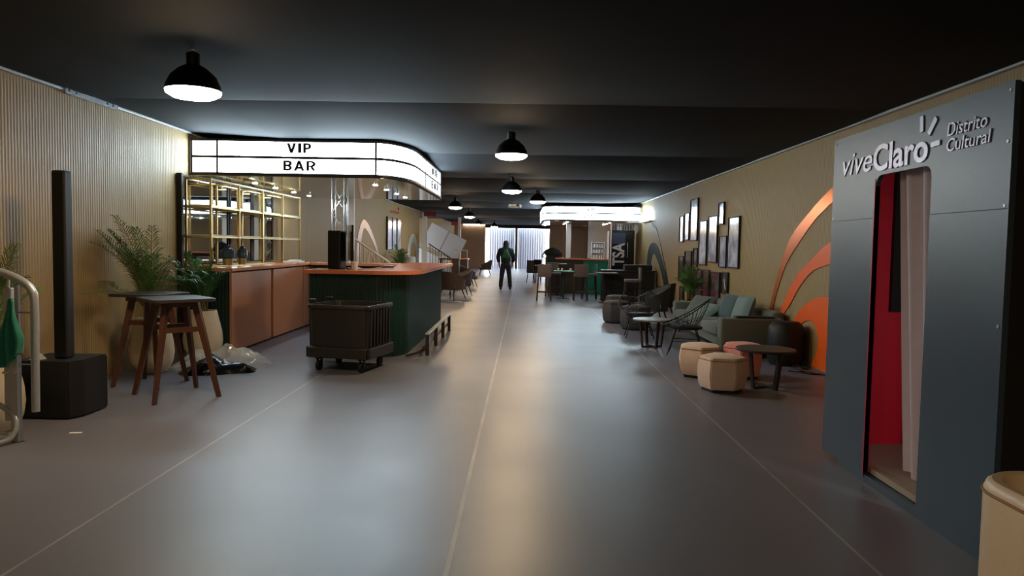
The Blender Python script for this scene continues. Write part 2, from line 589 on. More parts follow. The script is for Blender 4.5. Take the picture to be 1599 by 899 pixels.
# ------------------------------------------------------------------ pendant lamps
def make_lamp(loc, label):
    x, y, z = loc
    t = thing('pendant_lamp', label, 'lamp', loc, 0, 'black dome pendant lamps')
    b = B()
    prof = [(0.205, 0.012), (0.198, 0.05), (0.165, 0.12), (0.105, 0.175), (0.062, 0.20), (0.05, 0.205), (0.05, 0.29), (0.03, 0.30), (0.012, 0.31)]
    b.lathe(prof, 36, cap=False)
    b.lathe([(r - 0.008, zz - 0.004) for r, zz in prof[:5]], 36, cap=False)
    b.lathe([(0.205, 0.012), (0.197, 0.008)], 36, cap=False)
    obj('lamp_shade', b, MT['blackmetal'], t, smooth=True)
    b = B()
    b.lathe([(0.002, -0.056), (0.08, -0.052), (0.15, -0.040), (0.195, -0.014), (0.203, 0.004), (0.203, 0.010), (0.190, 0.02), (0.002, 0.024)], 36)
    obj('diffuser', b, MT['lamp'], t, smooth=True)
    b = B(); b.rod((0, 0, 0.30), (0, 0, 3.09 - z), 0.007, n=8); obj('cord', b, MT['rubber'], t)
    b = B(); b.lathe([(0.05, 3.0 - z), (0.05, 3.08 - z), (0.02, 3.10 - z)], 16); obj('ceiling_rose', b, MT['rubber'], t)
    return t
LAMPS = [((-2.54, 5.65, 2.68), 'large-looking black pendant lamp nearest the camera, left of centre'),
         ((-0.18, 9.36, 2.69), 'black pendant lamp to the right of the VIP bar sign, alone in mid ceiling'),
         ((-0.27, 15.2, 2.68), 'black pendant lamp directly below and beyond the mid ceiling one'),
         ((0.33, 18.66, 2.68), 'black pendant lamp just left of the far white canopy'),
         ((-2.07, 22.1, 2.68), 'black pendant lamp beyond the right end of the VIP sign'),
         ((-2.17, 29.19, 2.68), 'small distant black pendant lamp above the leaning white panels'),
         ((-2.44, 39.3, 2.68), 'tiny distant pendant lamp left of the gate opening'),
         ((-1.74, 43.0, 2.68), 'tiny pendant lamp at the left corner of the gate opening'),
         ((1.05, 37.0, 2.68), 'tiny distant pendant lamp under the left end of the far canopy'),
         ((-0.25, -0.7, 2.68), 'black pendant lamp just behind the camera'),
         ((-2.5, -2.6, 2.68), 'black pendant lamp behind the camera on the left')]
lamp0 = None
for loc, lab in LAMPS:
    if lamp0 is None:
        lamp0 = make_lamp(loc, lab)
    else:
        dup(lamp0, loc, 0, lab)

# ------------------------------------------------------------------ marquee canopy
def heavy_letter(c, o, xd, w, h, m, parent, depth=0.006):
    """bold sign capitals, drawn as strokes in a w x h box"""
    xd = Vector(xd).normalized()
    up_ = Vector((0, 0, 1))
    nz = xd.cross(up_)
    M = Matrix((xd, up_, nz)).transposed().to_4x4()
    M.translation = o
    k = 0.27 * h
    b = B()
    def q(*p): b.prism([(x * w, y * h) for x, y in p], 0, depth, M)
    if w > 0.2: k = 0.36 * w
    kx = min(0.46, k / w)
    def bowl(x0, y0, y1):
        n = 10
        ry, rx = (y1 - y0) / 2 * h, (1 - x0) * w
        cx, cy = x0 * w, (y0 + y1) / 2 * h
        ts = [-PI / 2 + PI * i / n for i in range(n + 1)]
        b.band([(cx + rx * math.cos(t), cy + ry * math.sin(t)) for t in ts], [(cx + max(0.0, rx - k) * math.cos(t), cy + (ry - 0.17 * h) * math.sin(t)) for t in ts], M, 0, depth)
    if c == 'I':
        q((0, 0), (1, 0), (1, 1), (0, 1))
    elif c == 'V':
        q((0, 1), (0.5 - kx / 2, 0), (0.5 + kx / 2, 0), (kx, 1)); q((1 - kx, 1), (0.5 - kx / 2, 0), (0.5 + kx / 2, 0), (1, 1))
    elif c == 'A':
        q((0, 0), (kx, 0), (0.5 + kx / 2, 1), (0.5 - kx / 2, 1)); q((1 - kx, 0), (1, 0), (0.5 + kx / 2, 1), (0.5 - kx / 2, 1)); q((0.25, 0.2), (0.75, 0.2), (0.68, 0.38), (0.32, 0.38))
    else:
        q((0, 0), (kx, 0), (kx, 1), (0, 1))
        x0 = 0.52
        if c == 'B':
            for y0, y1 in ((0.0, 0.56), (0.44, 1.0)):
                bowl(x0, y0, y1)
            for y0 in (0, 0.42, 0.83):
                q((kx, y0), (x0, y0), (x0, y0 + 0.17), (kx, y0 + 0.17))
        else:
            bowl(x0, 0.38, 1.0)
            for y0 in (0.38, 0.83):
                q((kx, y0), (x0, y0), (x0, y0 + 0.17), (kx, y0 + 0.17))
            if c == 'R':
                q((0.42, 0.4), (1 - kx, 0), (1, 0), (0.42 + kx, 0.42))
    return obj('letter', b, m, parent)

def canopy(label, path, z0, z1, breaks, wall_x, y_back, spots, words, far=False):
    """path: outline polyline from the wall round to the back end; breaks: indices of the dividers"""
    t = thing('bar_canopy', label, 'canopy', (path[0][0], path[0][1], 0))
    O = Vector((path[0][0], path[0][1], 0))
    P = [Vector((p[0], p[1])) - O.xy for p in path]
    cen = Vector((sum(p.x for p in P) / len(P), sum(p.y for p in P) / len(P) + 1.0))
    def off(d):
        out = []
        for i, p in enumerate(P):
            tdir = (P[min(i + 1, len(P) - 1)] - P[max(i - 1, 0)]).normalized()
            nrm = Vector((-tdir.y, tdir.x))
            if nrm.dot(cen - p) < 0: nrm = -nrm
            out.append(p + nrm * d)
        return out
    zm = (z0 + z1) / 2
    th = 0.032
    inner, outer = off(0.16), off(-0.012)
    I = Matrix.Identity(4)
    # lit panels, one per bay and row
    segs = list(zip(breaks, breaks[1:]))
    lit, litin = off(0.0), off(0.05)
    for a, c in segs:
        for zz0, zz1 in ((z0 + th, zm - th / 2), (zm + th / 2, z1 - th)):
            b = B(); b.band(lit[a:c + 1], litin[a:c + 1], I, zz0, zz1); obj('light_panel', b, MT['sign'], t)
    for zz0, zz1 in ((z0, z0 + th), (zm - th / 2, zm + th / 2), (z1 - th, z1)):
        b = B(); b.band(outer, off(0.06), I, zz0, zz1); obj('frame_band', b, MT['frameblk'], t)
    for k in breaks:
        p, q = outer[k], litin[k]
        a2 = (P[min(k + 1, len(P) - 1)] - P[max(k - 1, 0)]).normalized() * 0.011
        b = B(); b.prism([tuple(p - a2), tuple(p + a2), tuple(q + a2), tuple(q - a2)], z0, z1); obj('divider', b, MT['frameblk'], t)
    wx = wall_x - O.x
    yb = y_back - O.y
    poly = [tuple(p) for p in off(0.05)]
    poly[0] = (wx, poly[0][1])
    poly += [(poly[-1][0], yb), (wx, yb)] if abs(poly[-1][1] - yb) > 0.05 else [(wx, yb)]
    b = B(); b.prism(poly, z0 - 0.012, z0 + 0.015); obj('mirrored_soffit', b, MT['soffit'], t)
    b = B(); b.prism(poly, z1 - 0.02, z1 + 0.01); obj('top_board', b, MT['frameblk'], t)
    # back fascia closes the box
    b = B(); b.box(((poly[-1][0] + poly[-2][0]) / 2, yb - 0.02, zm), (abs(poly[-1][0] - poly[-2][0]), 0.04, z1 - z0)); obj('back_fascia', b, MT['frameblk'], t)
    for sx, sy in spots:
        b = B(); b.lathe([(0.036, z0 - 0.02), (0.04, z0 - 0.012)], 16, (sx - O.x, sy - O.y, 0)); obj('downlight', b, MT['spot'], t)
    for s, o, xd, w, h in words:
        heavy_letter(s, Vector(o) - O, xd, w, h, MT['letterpale' if far else 'letter'], t)
    return t

pathA = [(-4.66, 10.3), (-4.30, 10.3), (-3.2, 10.3), (-2.08, 10.3)]
for i in range(1, 9):
    a = R(90 * i / 8)
    pathA.append((-2.08 + 0.42 * math.sin(a), 10.3 + 1.1 * (1 - math.cos(a))))
pathA += [(-1.66, 12.3), (-1.66, 13.4), (-1.66, 14.5)]
LW = []
def word(s, x0, x1, z0, z1, y):
    # bold condensed capitals with even letter widths
    n = len(s)
    wts = {'I': 0.35, 'V': 1.0, 'P': 0.85, 'B': 0.9, 'A': 1.05, 'R': 0.95}
    gap = 0.22
    tot = sum(wts[c] for c in s) + gap * (n - 1)
    k = (x1 - x0) / tot
    x = x0
    out = []
    for c in s:
        out.append((c, x, wts[c] * k))
        x += (wts[c] + gap) * k
    return out
for s, x0, x1, z0, z1 in (('VIP', -3.32, -2.98, 2.795, 2.93), ('BAR', -3.37, -2.92, 2.552, 2.688)):
    for c, x, w in word(s, x0, x1, z0, z1, 0):
        LW.append((c, (x, 10.286, z0), (1, 0, 0), w, z1 - z0))
for s, y0, y1, z0, z1 in (('VIP', 13.0, 13.95, 2.795, 2.93), ('BAR', 13.0, 14.0, 2.552, 2.688)):
    for c, y, w in word(s, y0, y1, z0, z1, 0):
        LW.append((c, (-1.646, y, z0), (0, 1, 0), w, z1 - z0))
canopyA = canopy('big lit white marquee canopy reading VIP BAR above the near bar', pathA, 2.48, 2.98, [0, 1, 3, 12, 14], -4.68, 15.1,
       [(x, y) for x in (-4.23, -2.34) for y in (11.55, 12.5, 13.5, 14.45)], LW)

pathB = [(3.84, 24.6), (3.3, 24.6), (2.0, 24.6), (1.15, 24.6)]
for i in range(1, 9):
    a = R(90 * i / 8)
    pathB.append((1.15 - 0.52 * math.sin(a), 24.6 + 0.9 * (1 - math.cos(a))))
pathB += [(0.63, 26.5), (0.63, 28.0), (0.63, 29.4)]
LW2 = []
for s, x0, x1, z0, z1 in (('VIP', 2.05, 2.4, 2.77, 2.90), ('BAR', 2.0, 2.45, 2.51, 2.645)):
    for c, x, w in word(s, x0, x1, z0, z1, 0):
        LW2.append((c, (x, 24.586, z0), (1, 0, 0), w, z1 - z0))
for s, y0, y1, z0, z1 in (('VIP', 28.2, 27.5, 2.77, 2.90), ('BAR', 28.25, 27.45, 2.51, 2.645)):
    for c, y, w in word(s, -y0, -y1, z0, z1, 0):
        LW2.append((c, (0.616, -y, z0), (0, -1, 0), w, z1 - z0))
canopyB = canopy('distant white lit canopy with rounded end above the far bar on the right', pathB, 2.44, 2.94, [0, 1, 3, 12, 14], 3.88, 29.6,
       [(x, y) for x in (1.5, 3.0) for y in (26.0, 27.0, 28.0)], LW2, far=True)

# ------------------------------------------------------------------ near bar: back counter, shelf, mirrors
CT = 1.19
t = thing('back_counter', 'wood fronted back counter along the left wall under the brass shelf', 'counter', (-4.34, 10.0, 0))
b = B(); b.box((0, 2.0, 0.57), (0.62, 3.92, 1.14)); obj('carcass', b, MT['dark'], t)
b = B()
for i in range(12):
    b.box((-0.28 + i * 0.05, 0.03, 0.57), (0.035, 0.02, 1.14), bev=0.006)
obj('ribbed_end', b, MT['green'], t)
b = B(); b.box((0.33, 0.035, 0.57), (0.03, 0.03, 1.14)); obj('corner_post', b, MT['woodpanel'], t)
for y0, y1 in ((0.06, 1.62), (1.72, 3.3), (3.36, 3.94)):
    b = B(); b.box((0.325, (y0 + y1) / 2, 0.575), (0.03, y1 - y0, 1.09), bev=0.004); obj('front_panel', b, MT['woodpanel'], t)
b = B(); b.box((0.02, 1.98, CT - 0.025), (0.72, 4.04, 0.05), bev=0.008); obj('countertop', b, MT['counter2'], t)

t = thing('brass_shelf', 'tall brass grid shelf with pale shelves standing on the back counter', 'shelf', (-4.45, 10.05, CT))
zt = 1.22
for x in (0.16, -0.18):
    for k in range(5):
        b = B(); b.box((x, k * 1.0, zt / 2), (0.028, 0.028, zt)); obj('post', b, MT['gold'], t)
for z in (0.012, 0.42, 0.83, zt - 0.014):
    b = B()
    for x in (0.16, -0.18):
        b.box((x, 2.0, z), (0.022, 4.0, 0.022))
    for k in range(5):
        b.box((-0.01, k * 1.0, z), (0.34, 0.022, 0.022))
    obj('rail', b, MT['gold'], t)
for z in (0.44, 0.85):
    for k in range(4):
        b = B(); b.box((-0.01, 0.5 + k, z + 0.003), (0.31, 0.95, 0.016)); obj('shelf_board', b, MT['glassy'], t)

names = ['nearest', 'middle', 'farthest']
for k, (y0, y1) in enumerate(((10.0, 11.55), (11.65, 12.55), (12.65, 13.6))):
    t = thing('wall_mirror', 'black edged bar mirror behind the brass shelf, %s of three' % names[k], 'mirror', (-4.69, (y0 + y1) / 2, CT + 0.02), 0, 'mirrors behind the near bar')
    w = y1 - y0
    b = B(); b.box((0.02, 0, 0.62), (0.012, w - 0.02, 1.20)); obj('glass', b, MT['mirror'], t)
    b = B()
    for s in (-1, 1):
        b.box((0.022, s * (w / 2 + 0.01), 0.62), (0.03, 0.06, 1.24))
        b.box((0.022, 0, 0.62 + s * 0.61), (0.03, w, 0.025))
    obj('mirror_frame', b, MT['black'], t)
b = B(); b.box((-4.655, 9.925, 1.24), (0.07, 0.05, 2.44)); tag(obj('black_post', b, MT['black']), 'thin black post where the left wall meets the near bar', 'post')

def jar(x, y, r, h, lab):
    t = thing('jar', lab, 'jar', (x, y, CT + 0.025), 0, 'blue jars on the back counter')
    b = B(); b.lathe([(r * 0.7, 0), (r * 0.72, h * 0.38)], 20); obj('brass_base', b, MT['gold'], t, smooth=True)
    b = B(); b.lathe([(r * 0.8, h * 0.38), (r, h * 0.45), (r, h * 0.8), (r * 0.7, h * 0.92), (r * 0.4, h)], 20); obj('body', b, MT['bluejar'], t, smooth=True)
    b = B(); b.lathe([(r * 0.42, h), (r * 0.42, h * 1.08), (r * 0.2, h * 1.1)], 16); obj('lid', b, MT['black'], t, smooth=True)
jar(-4.17, 10.32, 0.095, 0.25, 'wider dark blue jar with brass base at the near end of the shelf')
jar(-4.17, 10.86, 0.075, 0.25, 'slimmer dark blue jar with brass base beside a brass post')

# stacks of white napkins on the back counter
b = B(); b.box((-4.1, 13.1, CT + 0.018), (0.28, 0.5, 0.035), rz=0.1, bev=0.006); b.box((-4.08, 13.08, CT + 0.043), (0.2, 0.42, 0.016), rz=0.2)
tag(obj('paper_stack', b, MT['paper']), 'flat stack of white paper on the back counter beyond the shelf', 'paper stack')

# ------------------------------------------------------------------ near bar: green counter
t = thing('bar_counter', 'dark green ribbed bar counter with glossy orange wood top', 'bar', (-2.0, 10.5, 0))
face = [(-2.92, 10.02), (-2.0, 10.0)]
for i in range(1, 6):
    a = R(90 * i / 5)
    face.append((-2.0 + 0.36 * math.sin(a), 10.0 + 0.5 * (1 - math.cos(a))))
face += [(-1.64, 14.6)]
fv = [Vector((x + 2.0, y - 10.5)) for x, y in face]
# ribs along the face
L = [0]
for a, c in zip(fv, fv[1:]):
    L.append(L[-1] + (c - a).length)
def along(s):
    for i in range(len(L) - 1):
        if s <= L[i + 1] or i == len(L) - 2:
            k = (s - L[i]) / (L[i + 1] - L[i])
            p = fv[i].lerp(fv[i + 1], k)
            d = (fv[i + 1] - fv[i]).normalized()
            return p, Vector((d.y, -d.x))
n = int(L[-1] / 0.0125)
pts = []
for i in range(n + 1):
    p, nr = along(L[-1] * i / n)
    pts.append(p + nr * (0.008 if i % 4 in (1, 2) else 0))
inner = [(fv[-1].x - 0.12, fv[-1].y), (-0.0, 0.1), (fv[0].x, 0.1)]
b = B()
vs, fs = [], []
for p in pts:
    vs += [(p.x, p.y, 0), (p.x, p.y, CT - 0.05)]
for i in range(len(pts) - 1):
    fs.append((2 * i, 2 * i + 2, 2 * i + 3, 2 * i + 1))
b.add(vs, fs)
obj('ribbed_front', b, MT['green'], t, fix=True)
b = B()
b.prism([(-0.9, -0.44), (0.0, -0.46), (0.22, -0.34), (0.28, -0.06), (0.31, 0.2), (0.31, 4.08), (-0.25, 4.08), (-0.25, 0.1), (-0.9, 0.1)], 0.0, CT - 0.052)
obj('carcass', b, MT['dark'], t)
top = [(-2.97, 9.86), (-2.0, 9.84)]
for i in range(1, 8):
    a = R(90 * i / 7)
    top.append((-2.0 + 0.58 * math.sin(a), 9.84 + 0.55 * (1 - math.cos(a))))
top += [(-1.42, 14.8), (-2.27, 14.8), (-2.27, 10.85), (-2.45, 10.62), (-2.97, 10.6)]
b = B(); b.prism([(x + 2.0, y - 10.5) for x, y in top], CT - 0.05, CT)
obj('countertop', b, MT['counter'], t)

b = B(); b.box((-3.2, 13.9, 0.57), (1.62, 0.5, 1.14)); t = thing('rear_counter', 'rear bar counter with pale orange top running behind the loudspeaker', 'counter', (-3.2, 13.9, 0))
bb = B(); bb.box((0, 0, 0.57), (1.5, 0.5, 1.14)); obj('carcass', bb, MT['dark'], t)
bb = B(); bb.box((0.05, 0, CT - 0.025), (1.6, 0.62, 0.05), bev=0.006); obj('countertop', bb, MT['counter2'], t)
b.bm.free()

# foot rail
t = thing('foot_rail', 'low dark wooden foot rail along the side of the green bar', 'foot rail', (-1.33, 10.28, 0))
for k in range(4):
    b = B(); b.box((0, k * 1.0, 0.145), (0.05, 0.06, 0.29), bev=0.004); obj('post', b, MT['darkwood'], t)
b = B(); b.box((0, 1.5, 0.305), (0.06, 3.1, 0.03), bev=0.01); obj('top_rail', b, MT['steel'], t)
b = B(); b.box((-0.035, 1.45, 0.12), (0.025, 3.3, 0.05), bev=0.004); obj('lower_rail', b, MT['darkwood'], t)
b = B(); b.tube([(0, 0, 0.12), (-0.06, -0.12, 0.08), (-0.16, -0.22, 0.05), (-0.26, -0.27, 0.03)], 0.018, 8); obj('end_bar', b, MT['darkwood'], t)

# things on the bar
t = thing('loudspeaker', 'upright black loudspeaker standing on the green bar counter', 'speaker', (-2.65, 10.42, CT), R(-8))
b = B(); b.box((0, 0, 0.27), (0.19, 0.24, 0.54), bev=0.02); obj('cabinet', b, MT['black'], t)
b = B(); b.box((0, -0.122, 0.27), (0.16, 0.008, 0.5), bev=0.003); obj('grille', b, MT['blackmetal'], t)
t = thing('till_screen', 'dark point of sale screen seen from behind, right of the loudspeaker', 'screen', (-2.45, 10.40, CT), R(-68))
b = B(); b.box((0, 0, 0.37), (0.36, 0.03, 0.5), bev=0.008); obj('display', b, MT['blackg'], t)
b = B(); b.box((0, 0.03, 0.14), (0.06, 0.04, 0.26), bev=0.008); obj('neck', b, MT['steel'], t)
b = B(); b.box((0, 0.05, 0.01), (0.24, 0.2, 0.02), bev=0.006); obj('base', b, MT['steel'], t)
b = B(); b.box((-2.66, 10.58, CT + 0.2), (0.08, 0.012, 0.3))
b.bm.free()
t = thing('paper_cup', 'white paper cup on the green bar counter below the screen', 'cup', (-2.34, 10.22, CT))
b = B(); b.lathe([(0.030, 0), (0.042, 0.105), (0.045, 0.108), (0.042, 0.111), (0.038, 0.106), (0.027, 0.006)], 20); obj('cup_body', b, MT['paper'], t, smooth=True)
b = B(); b.lathe([(0.08, 0), (0.13, 0.03), (0.135, 0.035), (0.125, 0.034), (0.07, 0.008)], 24, (-2.1, 11.4, CT)); tag(obj('steel_bowl', b, MT['steel'], smooth=True), 'small steel bowl on the inner edge of the green bar top', 'bowl')

# aluminium truss tower
t = thing('truss_tower', 'shiny aluminium truss tower rising behind the near bar', 'truss', (-3.92, 15.6, 0))
for x in (-0.13, 0.13):
    for y in (-0.13, 0.13):
        b = B(); b.rod((x, y, 0), (x, y, 2.92), 0.025, n=10); obj('chord', b, MT['alu'], t)
b = B()
for s in range(4):
    ax, ay = ((-1, -1), (1, -1), (1, 1), (-1, 1))[s]
    cx, cy = ((1, -1), (1, 1), (-1, 1), (-1, -1))[s]
    for k in range(8):
        z = 0.03 + k * 0.36
        p, q = (ax * 0.13, ay * 0.13), (cx * 0.13, cy * 0.13)
        if k % 2: p, q = q, p
        b.rod((p[0], p[1], z), (q[0], q[1], z + 0.36), 0.011, n=6)
obj('bracing', b, MT['alu'], t)
b = B(); b.box((0, 0, 0.015), (0.4, 0.4, 0.03)); obj('base_plate', b, MT['steel'], t)
b = B(); b.box((-3.66, 15.6, 1.5), (0.12, 0.06, 3.0), bev=0.005); tag(obj('white_post', b, MT['whitem']), 'plain white upright board beside the aluminium truss tower', 'post')

# ------------------------------------------------------------------ black tub trolley
t = thing('tub_trolley', 'black moulded plastic tub trolley on castors before the green bar', 'trolley', (-2.14, 9.135, 0), R(-12))
W, D, Z0, Z1 = 0.80, 0.78, 0.165, 0.81
b = B()
def ring(k, z): return [(x * k, y * k, z) for x, y in rrect(W, D, 0.07, 4)]
rings = [ring(0.93, Z0), ring(0.955, Z0 + 0.02), ring(0.955, Z0 + 0.12), ring(0.93, Z0 + 0.13), ring(0.965, Z1 - 0.05), ring(1.02, Z1 - 0.045), ring(1.03, Z1 - 0.01), ring(1.015, Z1), ring(0.93, Z1), ring(0.92, Z1 - 0.02), ring(0.86, Z0 + 0.05)]
vs, fs = [], []
nn = len(rings[0])
for r_ in rings: vs += r_
for i in range(len(rings) - 1):
    for j in range(nn):
        fs.append((i * nn + j, i * nn + (j + 1) % nn, (i + 1) * nn + (j + 1) % nn, (i + 1) * nn + j))
fs += [tuple(range(nn))[::-1], tuple(range((len(rings) - 1) * nn, len(rings) * nn))]
b.add(vs, fs)
obj('tub', b, MT['tubblack'], t, smooth=True)
for s in (-1, 1):
    for k in range(7):
        b = B(); b.box((s * 0.385, -0.28 + k * 0.093, 0.53), (0.03, 0.035, 0.44), bev=0.008); obj('rib', b, MT['tubblack'], t)
b = B()
for s in (-1, 1):
    b.box((s * 0.395, 0, Z0 + 0.07), (0.05, 0.74, 0.13), bev=0.012)
    b.box((0, s * 0.385, Z0 + 0.07), (0.76, 0.05, 0.13), bev=0.012)
obj('bumper', b, MT['tubblack'], t)
for x in (-0.28, 0.28):
    for y in (-0.27, 0.27):
        b = B()
        b.rod((x - 0.018, y - 0.03, 0.062), (x + 0.018, y - 0.03, 0.062), 0.062, n=20)
        c = obj('castor', b, MT['rubber'], t, smooth=True)
        b = B()
        for s in (-1, 1):
            b.box((x + s * 0.026, y - 0.015, 0.10), (0.006, 0.05, 0.11))
        b.box((x, y, 0.155), (0.09, 0.09, 0.02))
        obj('fork', b, MT['blackmetal'], c)
for y in (-0.2, 0.25):
    b = B(); b.tube([(-0.41, y, Z1 - 0.12), (-0.44, y, Z1 - 0.06), (-0.44, y, Z1 + 0.03)], 0.014, 8); b.box((-0.42, y, Z1 + 0.035), (0.09, 0.05, 0.04), bev=0.012); obj('handle', b, MT['tubblack'], t)

# ------------------------------------------------------------------ left foreground
t = thing('column_loudspeaker', 'slim black column loudspeaker on its subwoofer box by the left wall', 'speaker', (-4.07, 6.42, 0))
b = B()
pl = [(-0.28, -0.25), (0.20, -0.25), (0.26, -0.12), (0.26, 0.25), (-0.28, 0.25)]
b.prism(pl, 0.01, 0.50)
bmesh.ops.bevel(b.bm, geom=b.bm.edges[:], offset=0.012, segments=2, affect='EDGES')
sub = obj('subwoofer_box', b, MT['black'], t)
b = B(); b.box((-0.14, -0.252, 0.33), (0.17, 0.012, 0.08), bev=0.005); obj('handle_recess', b, MT['blackg'], sub)
b = B(); b.box((-0.14, -0.262, 0.31), (0.13, 0.014, 0.012)); b.box((-0.16, -0.257, 0.245), (0.09, 0.006, 0.012)); obj('handle_bar', b, MT['blackmetal'], sub)
b = B(); b.box((0.03, -0.02, 1.32), (0.118, 0.118, 1.64), bev=0.016); col = obj('column', b, MT['black'], t)
b = B(); b.box((0.03, -0.082, 1.34), (0.095, 0.006, 1.55)); obj('grille', b, MT['blackmetal'], col)
b = B()
def crumple(b, c, sx, sy, h, n, seed, rz=0, freq=5.0, edge=1.0):
    ca, sa = math.cos(rz), math.sin(rz)
    def fn(u, v):
        x, y = (u - 0.5) * 2, (v - 0.5) * 2
        rr = min(1, math.sqrt(x * x + y * y) if edge else max(abs(x), abs(y)))
        prof = max(0.0, 1 - rr ** 2.2)
        nz = noise.noise(Vector((x * freq * 0.5 + seed, y * freq * 0.5, seed))) + 0.5 * noise.noise(Vector((x * freq + seed, y * freq, 1.7)))
        z = h * prof * (0.75 + 0.5 * nz)
        ox = 0.06 * noise.noise(Vector((x * 3, y * 3, seed + 9)))
        px, py = (x * (1 - 0.12 * (y * y)) + ox) * sx / 2, (y * (1 - 0.12 * x * x) + ox) * sy / 2
        return Vector((c[0] + ca * px - sa * py, c[1] + sa * px + ca * py, c[2] + max(0.002, z)))
    b.grid(n, n, fn)
    return b
b = B(); crumple(b, (-4.19, 6.27, 0.502), 0.13, 0.09, 0.07, 10, 3.3, 0.3, 6)
tag(obj('plastic_wrap', b, MT['film'], fix=False), 'small crumpled clear wrapper on top of the subwoofer box', 'wrapper')

t = thing('crowd_barrier', 'galvanised steel crowd barrier end with rounded top at the left edge', 'barrier', (-3.85, 5.5, 0))
pts = smoothline([(-0.75, 0.02, 1.37), (-0.40, 0.01, 1.35), (-0.10, 0, 1.29), (0.06, 0, 1.225), (0.135, 0, 1.155), (0.155, 0, 1.05), (0.152, 0, 0.6), (0.15, 0, 0.23)], 5)
b = B(); b.tube(pts, 0.030, 12); obj('top_tube', b, MT['steel'], t, smooth=True)
b = B(); b.box((-0.065, 0.03, 0.66), (0.06, 0.05, 1.02), bev=0.006); b.rod((-0.065, 0.03, 1.15), (-0.065, 0.03, 1.28), 0.012); obj('post', b, MT['steel'], t)
b = B(); b.box((0.015, -0.02, 0.36), (0.062, 0.05, 0.72), bev=0.006); b.box((0.02, 0.005, 0.95), (0.03, 0.03, 0.48), bev=0.004); obj('post', b, MT['steel'], t)
b = B(); b.tube(smoothline([(-0.7, 0.06, 0.36), (-0.25, 0.03, 0.31), (-0.03, -0.02, 0.22), (0.03, -0.05, 0.17), (0.035, -0.08, 0.08), (-0.02, -0.16, 0.025), (-0.3, -0.42, 0.022), (-0.7, -0.75, 0.022)], 6), 0.02, 10); obj('foot_tube', b, MT['steel'], t, smooth=True)
b = B(); b.tube(smoothline([(-0.06, -0.055, 0.535), (-0.03, -0.06, 0.525), (0.0, -0.065, 0.54), (0.04, -0.065, 0.53), (0.065, -0.065, 0.54), (0.075, -0.065, 0.57)], 4), 0.008, 8); obj('latch_hook', b, MT['alu'], t, smooth=True)
b = B(); b.rod((-0.7, 0.0, 1.0), (0.15, 0.0, 0.985), 0.006, n=8); b.rod((-0.7, 0, 0.6), (0.15, 0, 0.59), 0.006, n=8); obj('cross_wire', b, MT['steel'], t)
b = B(); b.box((-0.4, -0.2, 0.06), (0.5, 0.16, 0.012), rz=0.3); b.tube([(-0.7, 0.0, 0.11), (-0.3, -0.05, 0.10), (-0.05, -0.03, 0.06)], 0.014, 8); obj('base_plate', b, MT['alu'], t)

# green cloth over the barrier hook
b = B()
def cloth_fn(u, v):
    ang = (u - 0.5)
    wdt = 0.045 + 0.15 * min(1, v * 1.5) - 0.05 * max(0, v - 0.75) * 4 * abs(ang)
    x = ang * wdt + 0.012 * math.sin(v * 6 + u * 3)
    fold = 0.022 * math.sin(u * 19 + 0.8 * v) * (0.4 + v)
    z = 1.115 - 0.48 * v - 0.035 * abs(ang) * 2 * (1 - v) - 0.05 * math.sin(u * 5) * v
    return Vector((-3.795 + x - 0.025 * v, 5.395 - 0.02 + fold, z))
b.grid(36, 26, cloth_fn)
cl = obj('green_cloth', b, MT['cloth'], smooth=True, fix=False)
md = None
tag(cl, 'teal green cloth hanging over the steel crowd barrier', 'cloth')
b2 = bmesh.new(); b2.from_mesh(cl.data); bmesh.ops.solidify(b2, geom=b2.faces[:], thickness=0.006); b2.to_mesh(cl.data); b2.free()

# high tables
def high_table(loc, rz, w, hd, lab):
    t = thing('high_table', lab, 'table', loc, rz, 'high walnut tables with splayed legs')
    b = B(); b.prism(rrect(w, w, 0.07, 6), 0.955, 0.985)
    bmesh.ops.bevel(b.bm, geom=[e for e in b.bm.edges], offset=0.004, segments=1, affect='EDGES')
    obj('tabletop', b, MT['tabletop'], t)
    for k in range(4):
        a = R(45 + 90 * k)
        d = Vector((math.cos(a), math.sin(a), 0))
        top, bot = d * hd * 0.45 + Vector((0, 0, 0.955)), d * hd
        q = Vector((0, 0, 1)).rotation_difference((top - bot).normalized()).to_matrix() @ Matrix.Rotation(a, 3, 'Z')
        n = Vector((-d.y, d.x, 0))
        b = B()
        vs = []
        for p, ww in ((bot, 0.021), (top, 0.034)):
            for sx, sy in ((-1, -1), (1, -1), (1, 1), (-1, 1)):
                vs.append(p + d * sx * ww + n * sy * ww * 0.75)
        b.add(vs, [(3, 2, 1, 0), (4, 5, 6, 7), (0, 1, 5, 4), (1, 2, 6, 5), (2, 3, 7, 6), (3, 0, 4, 7)])
        obj('leg', b, MT['walnut'], t)
    for k in range(4):
        if k % 2: continue
        a0, a1 = R(45 + 90 * k), R(45 + 90 * k + 90)
        r_ = hd * (1 - 0.55 * 0.70)
        p, q = Vector((math.cos(a0), math.sin(a0), 0)) * r_, Vector((math.cos(a1), math.sin(a1), 0)) * r_
        mid = (p + q) / 2
        dd = q - p
        b = B(); b.box((mid.x, mid.y, 0.68), (dd.length, 0.022, 0.05), rz=math.atan2(dd.y, dd.x)); obj('stretcher', b, MT['walnut'], t)
    b = B(); b.box((0, 0, 0.93), (w * 0.55, w * 0.55, 0.05)); obj('apron', b, MT['walnut'], t)
    return t
high_table((-3.45, 7.25, 0), R(-14 + 58), 0.60, 0.43, 'walnut high table with dark top, nearer of the two by the speaker')
high_table((-4.0, 7.82, 0), R(-8), 0.60, 0.365, 'walnut high table with dark top, farther one against the potted palm')

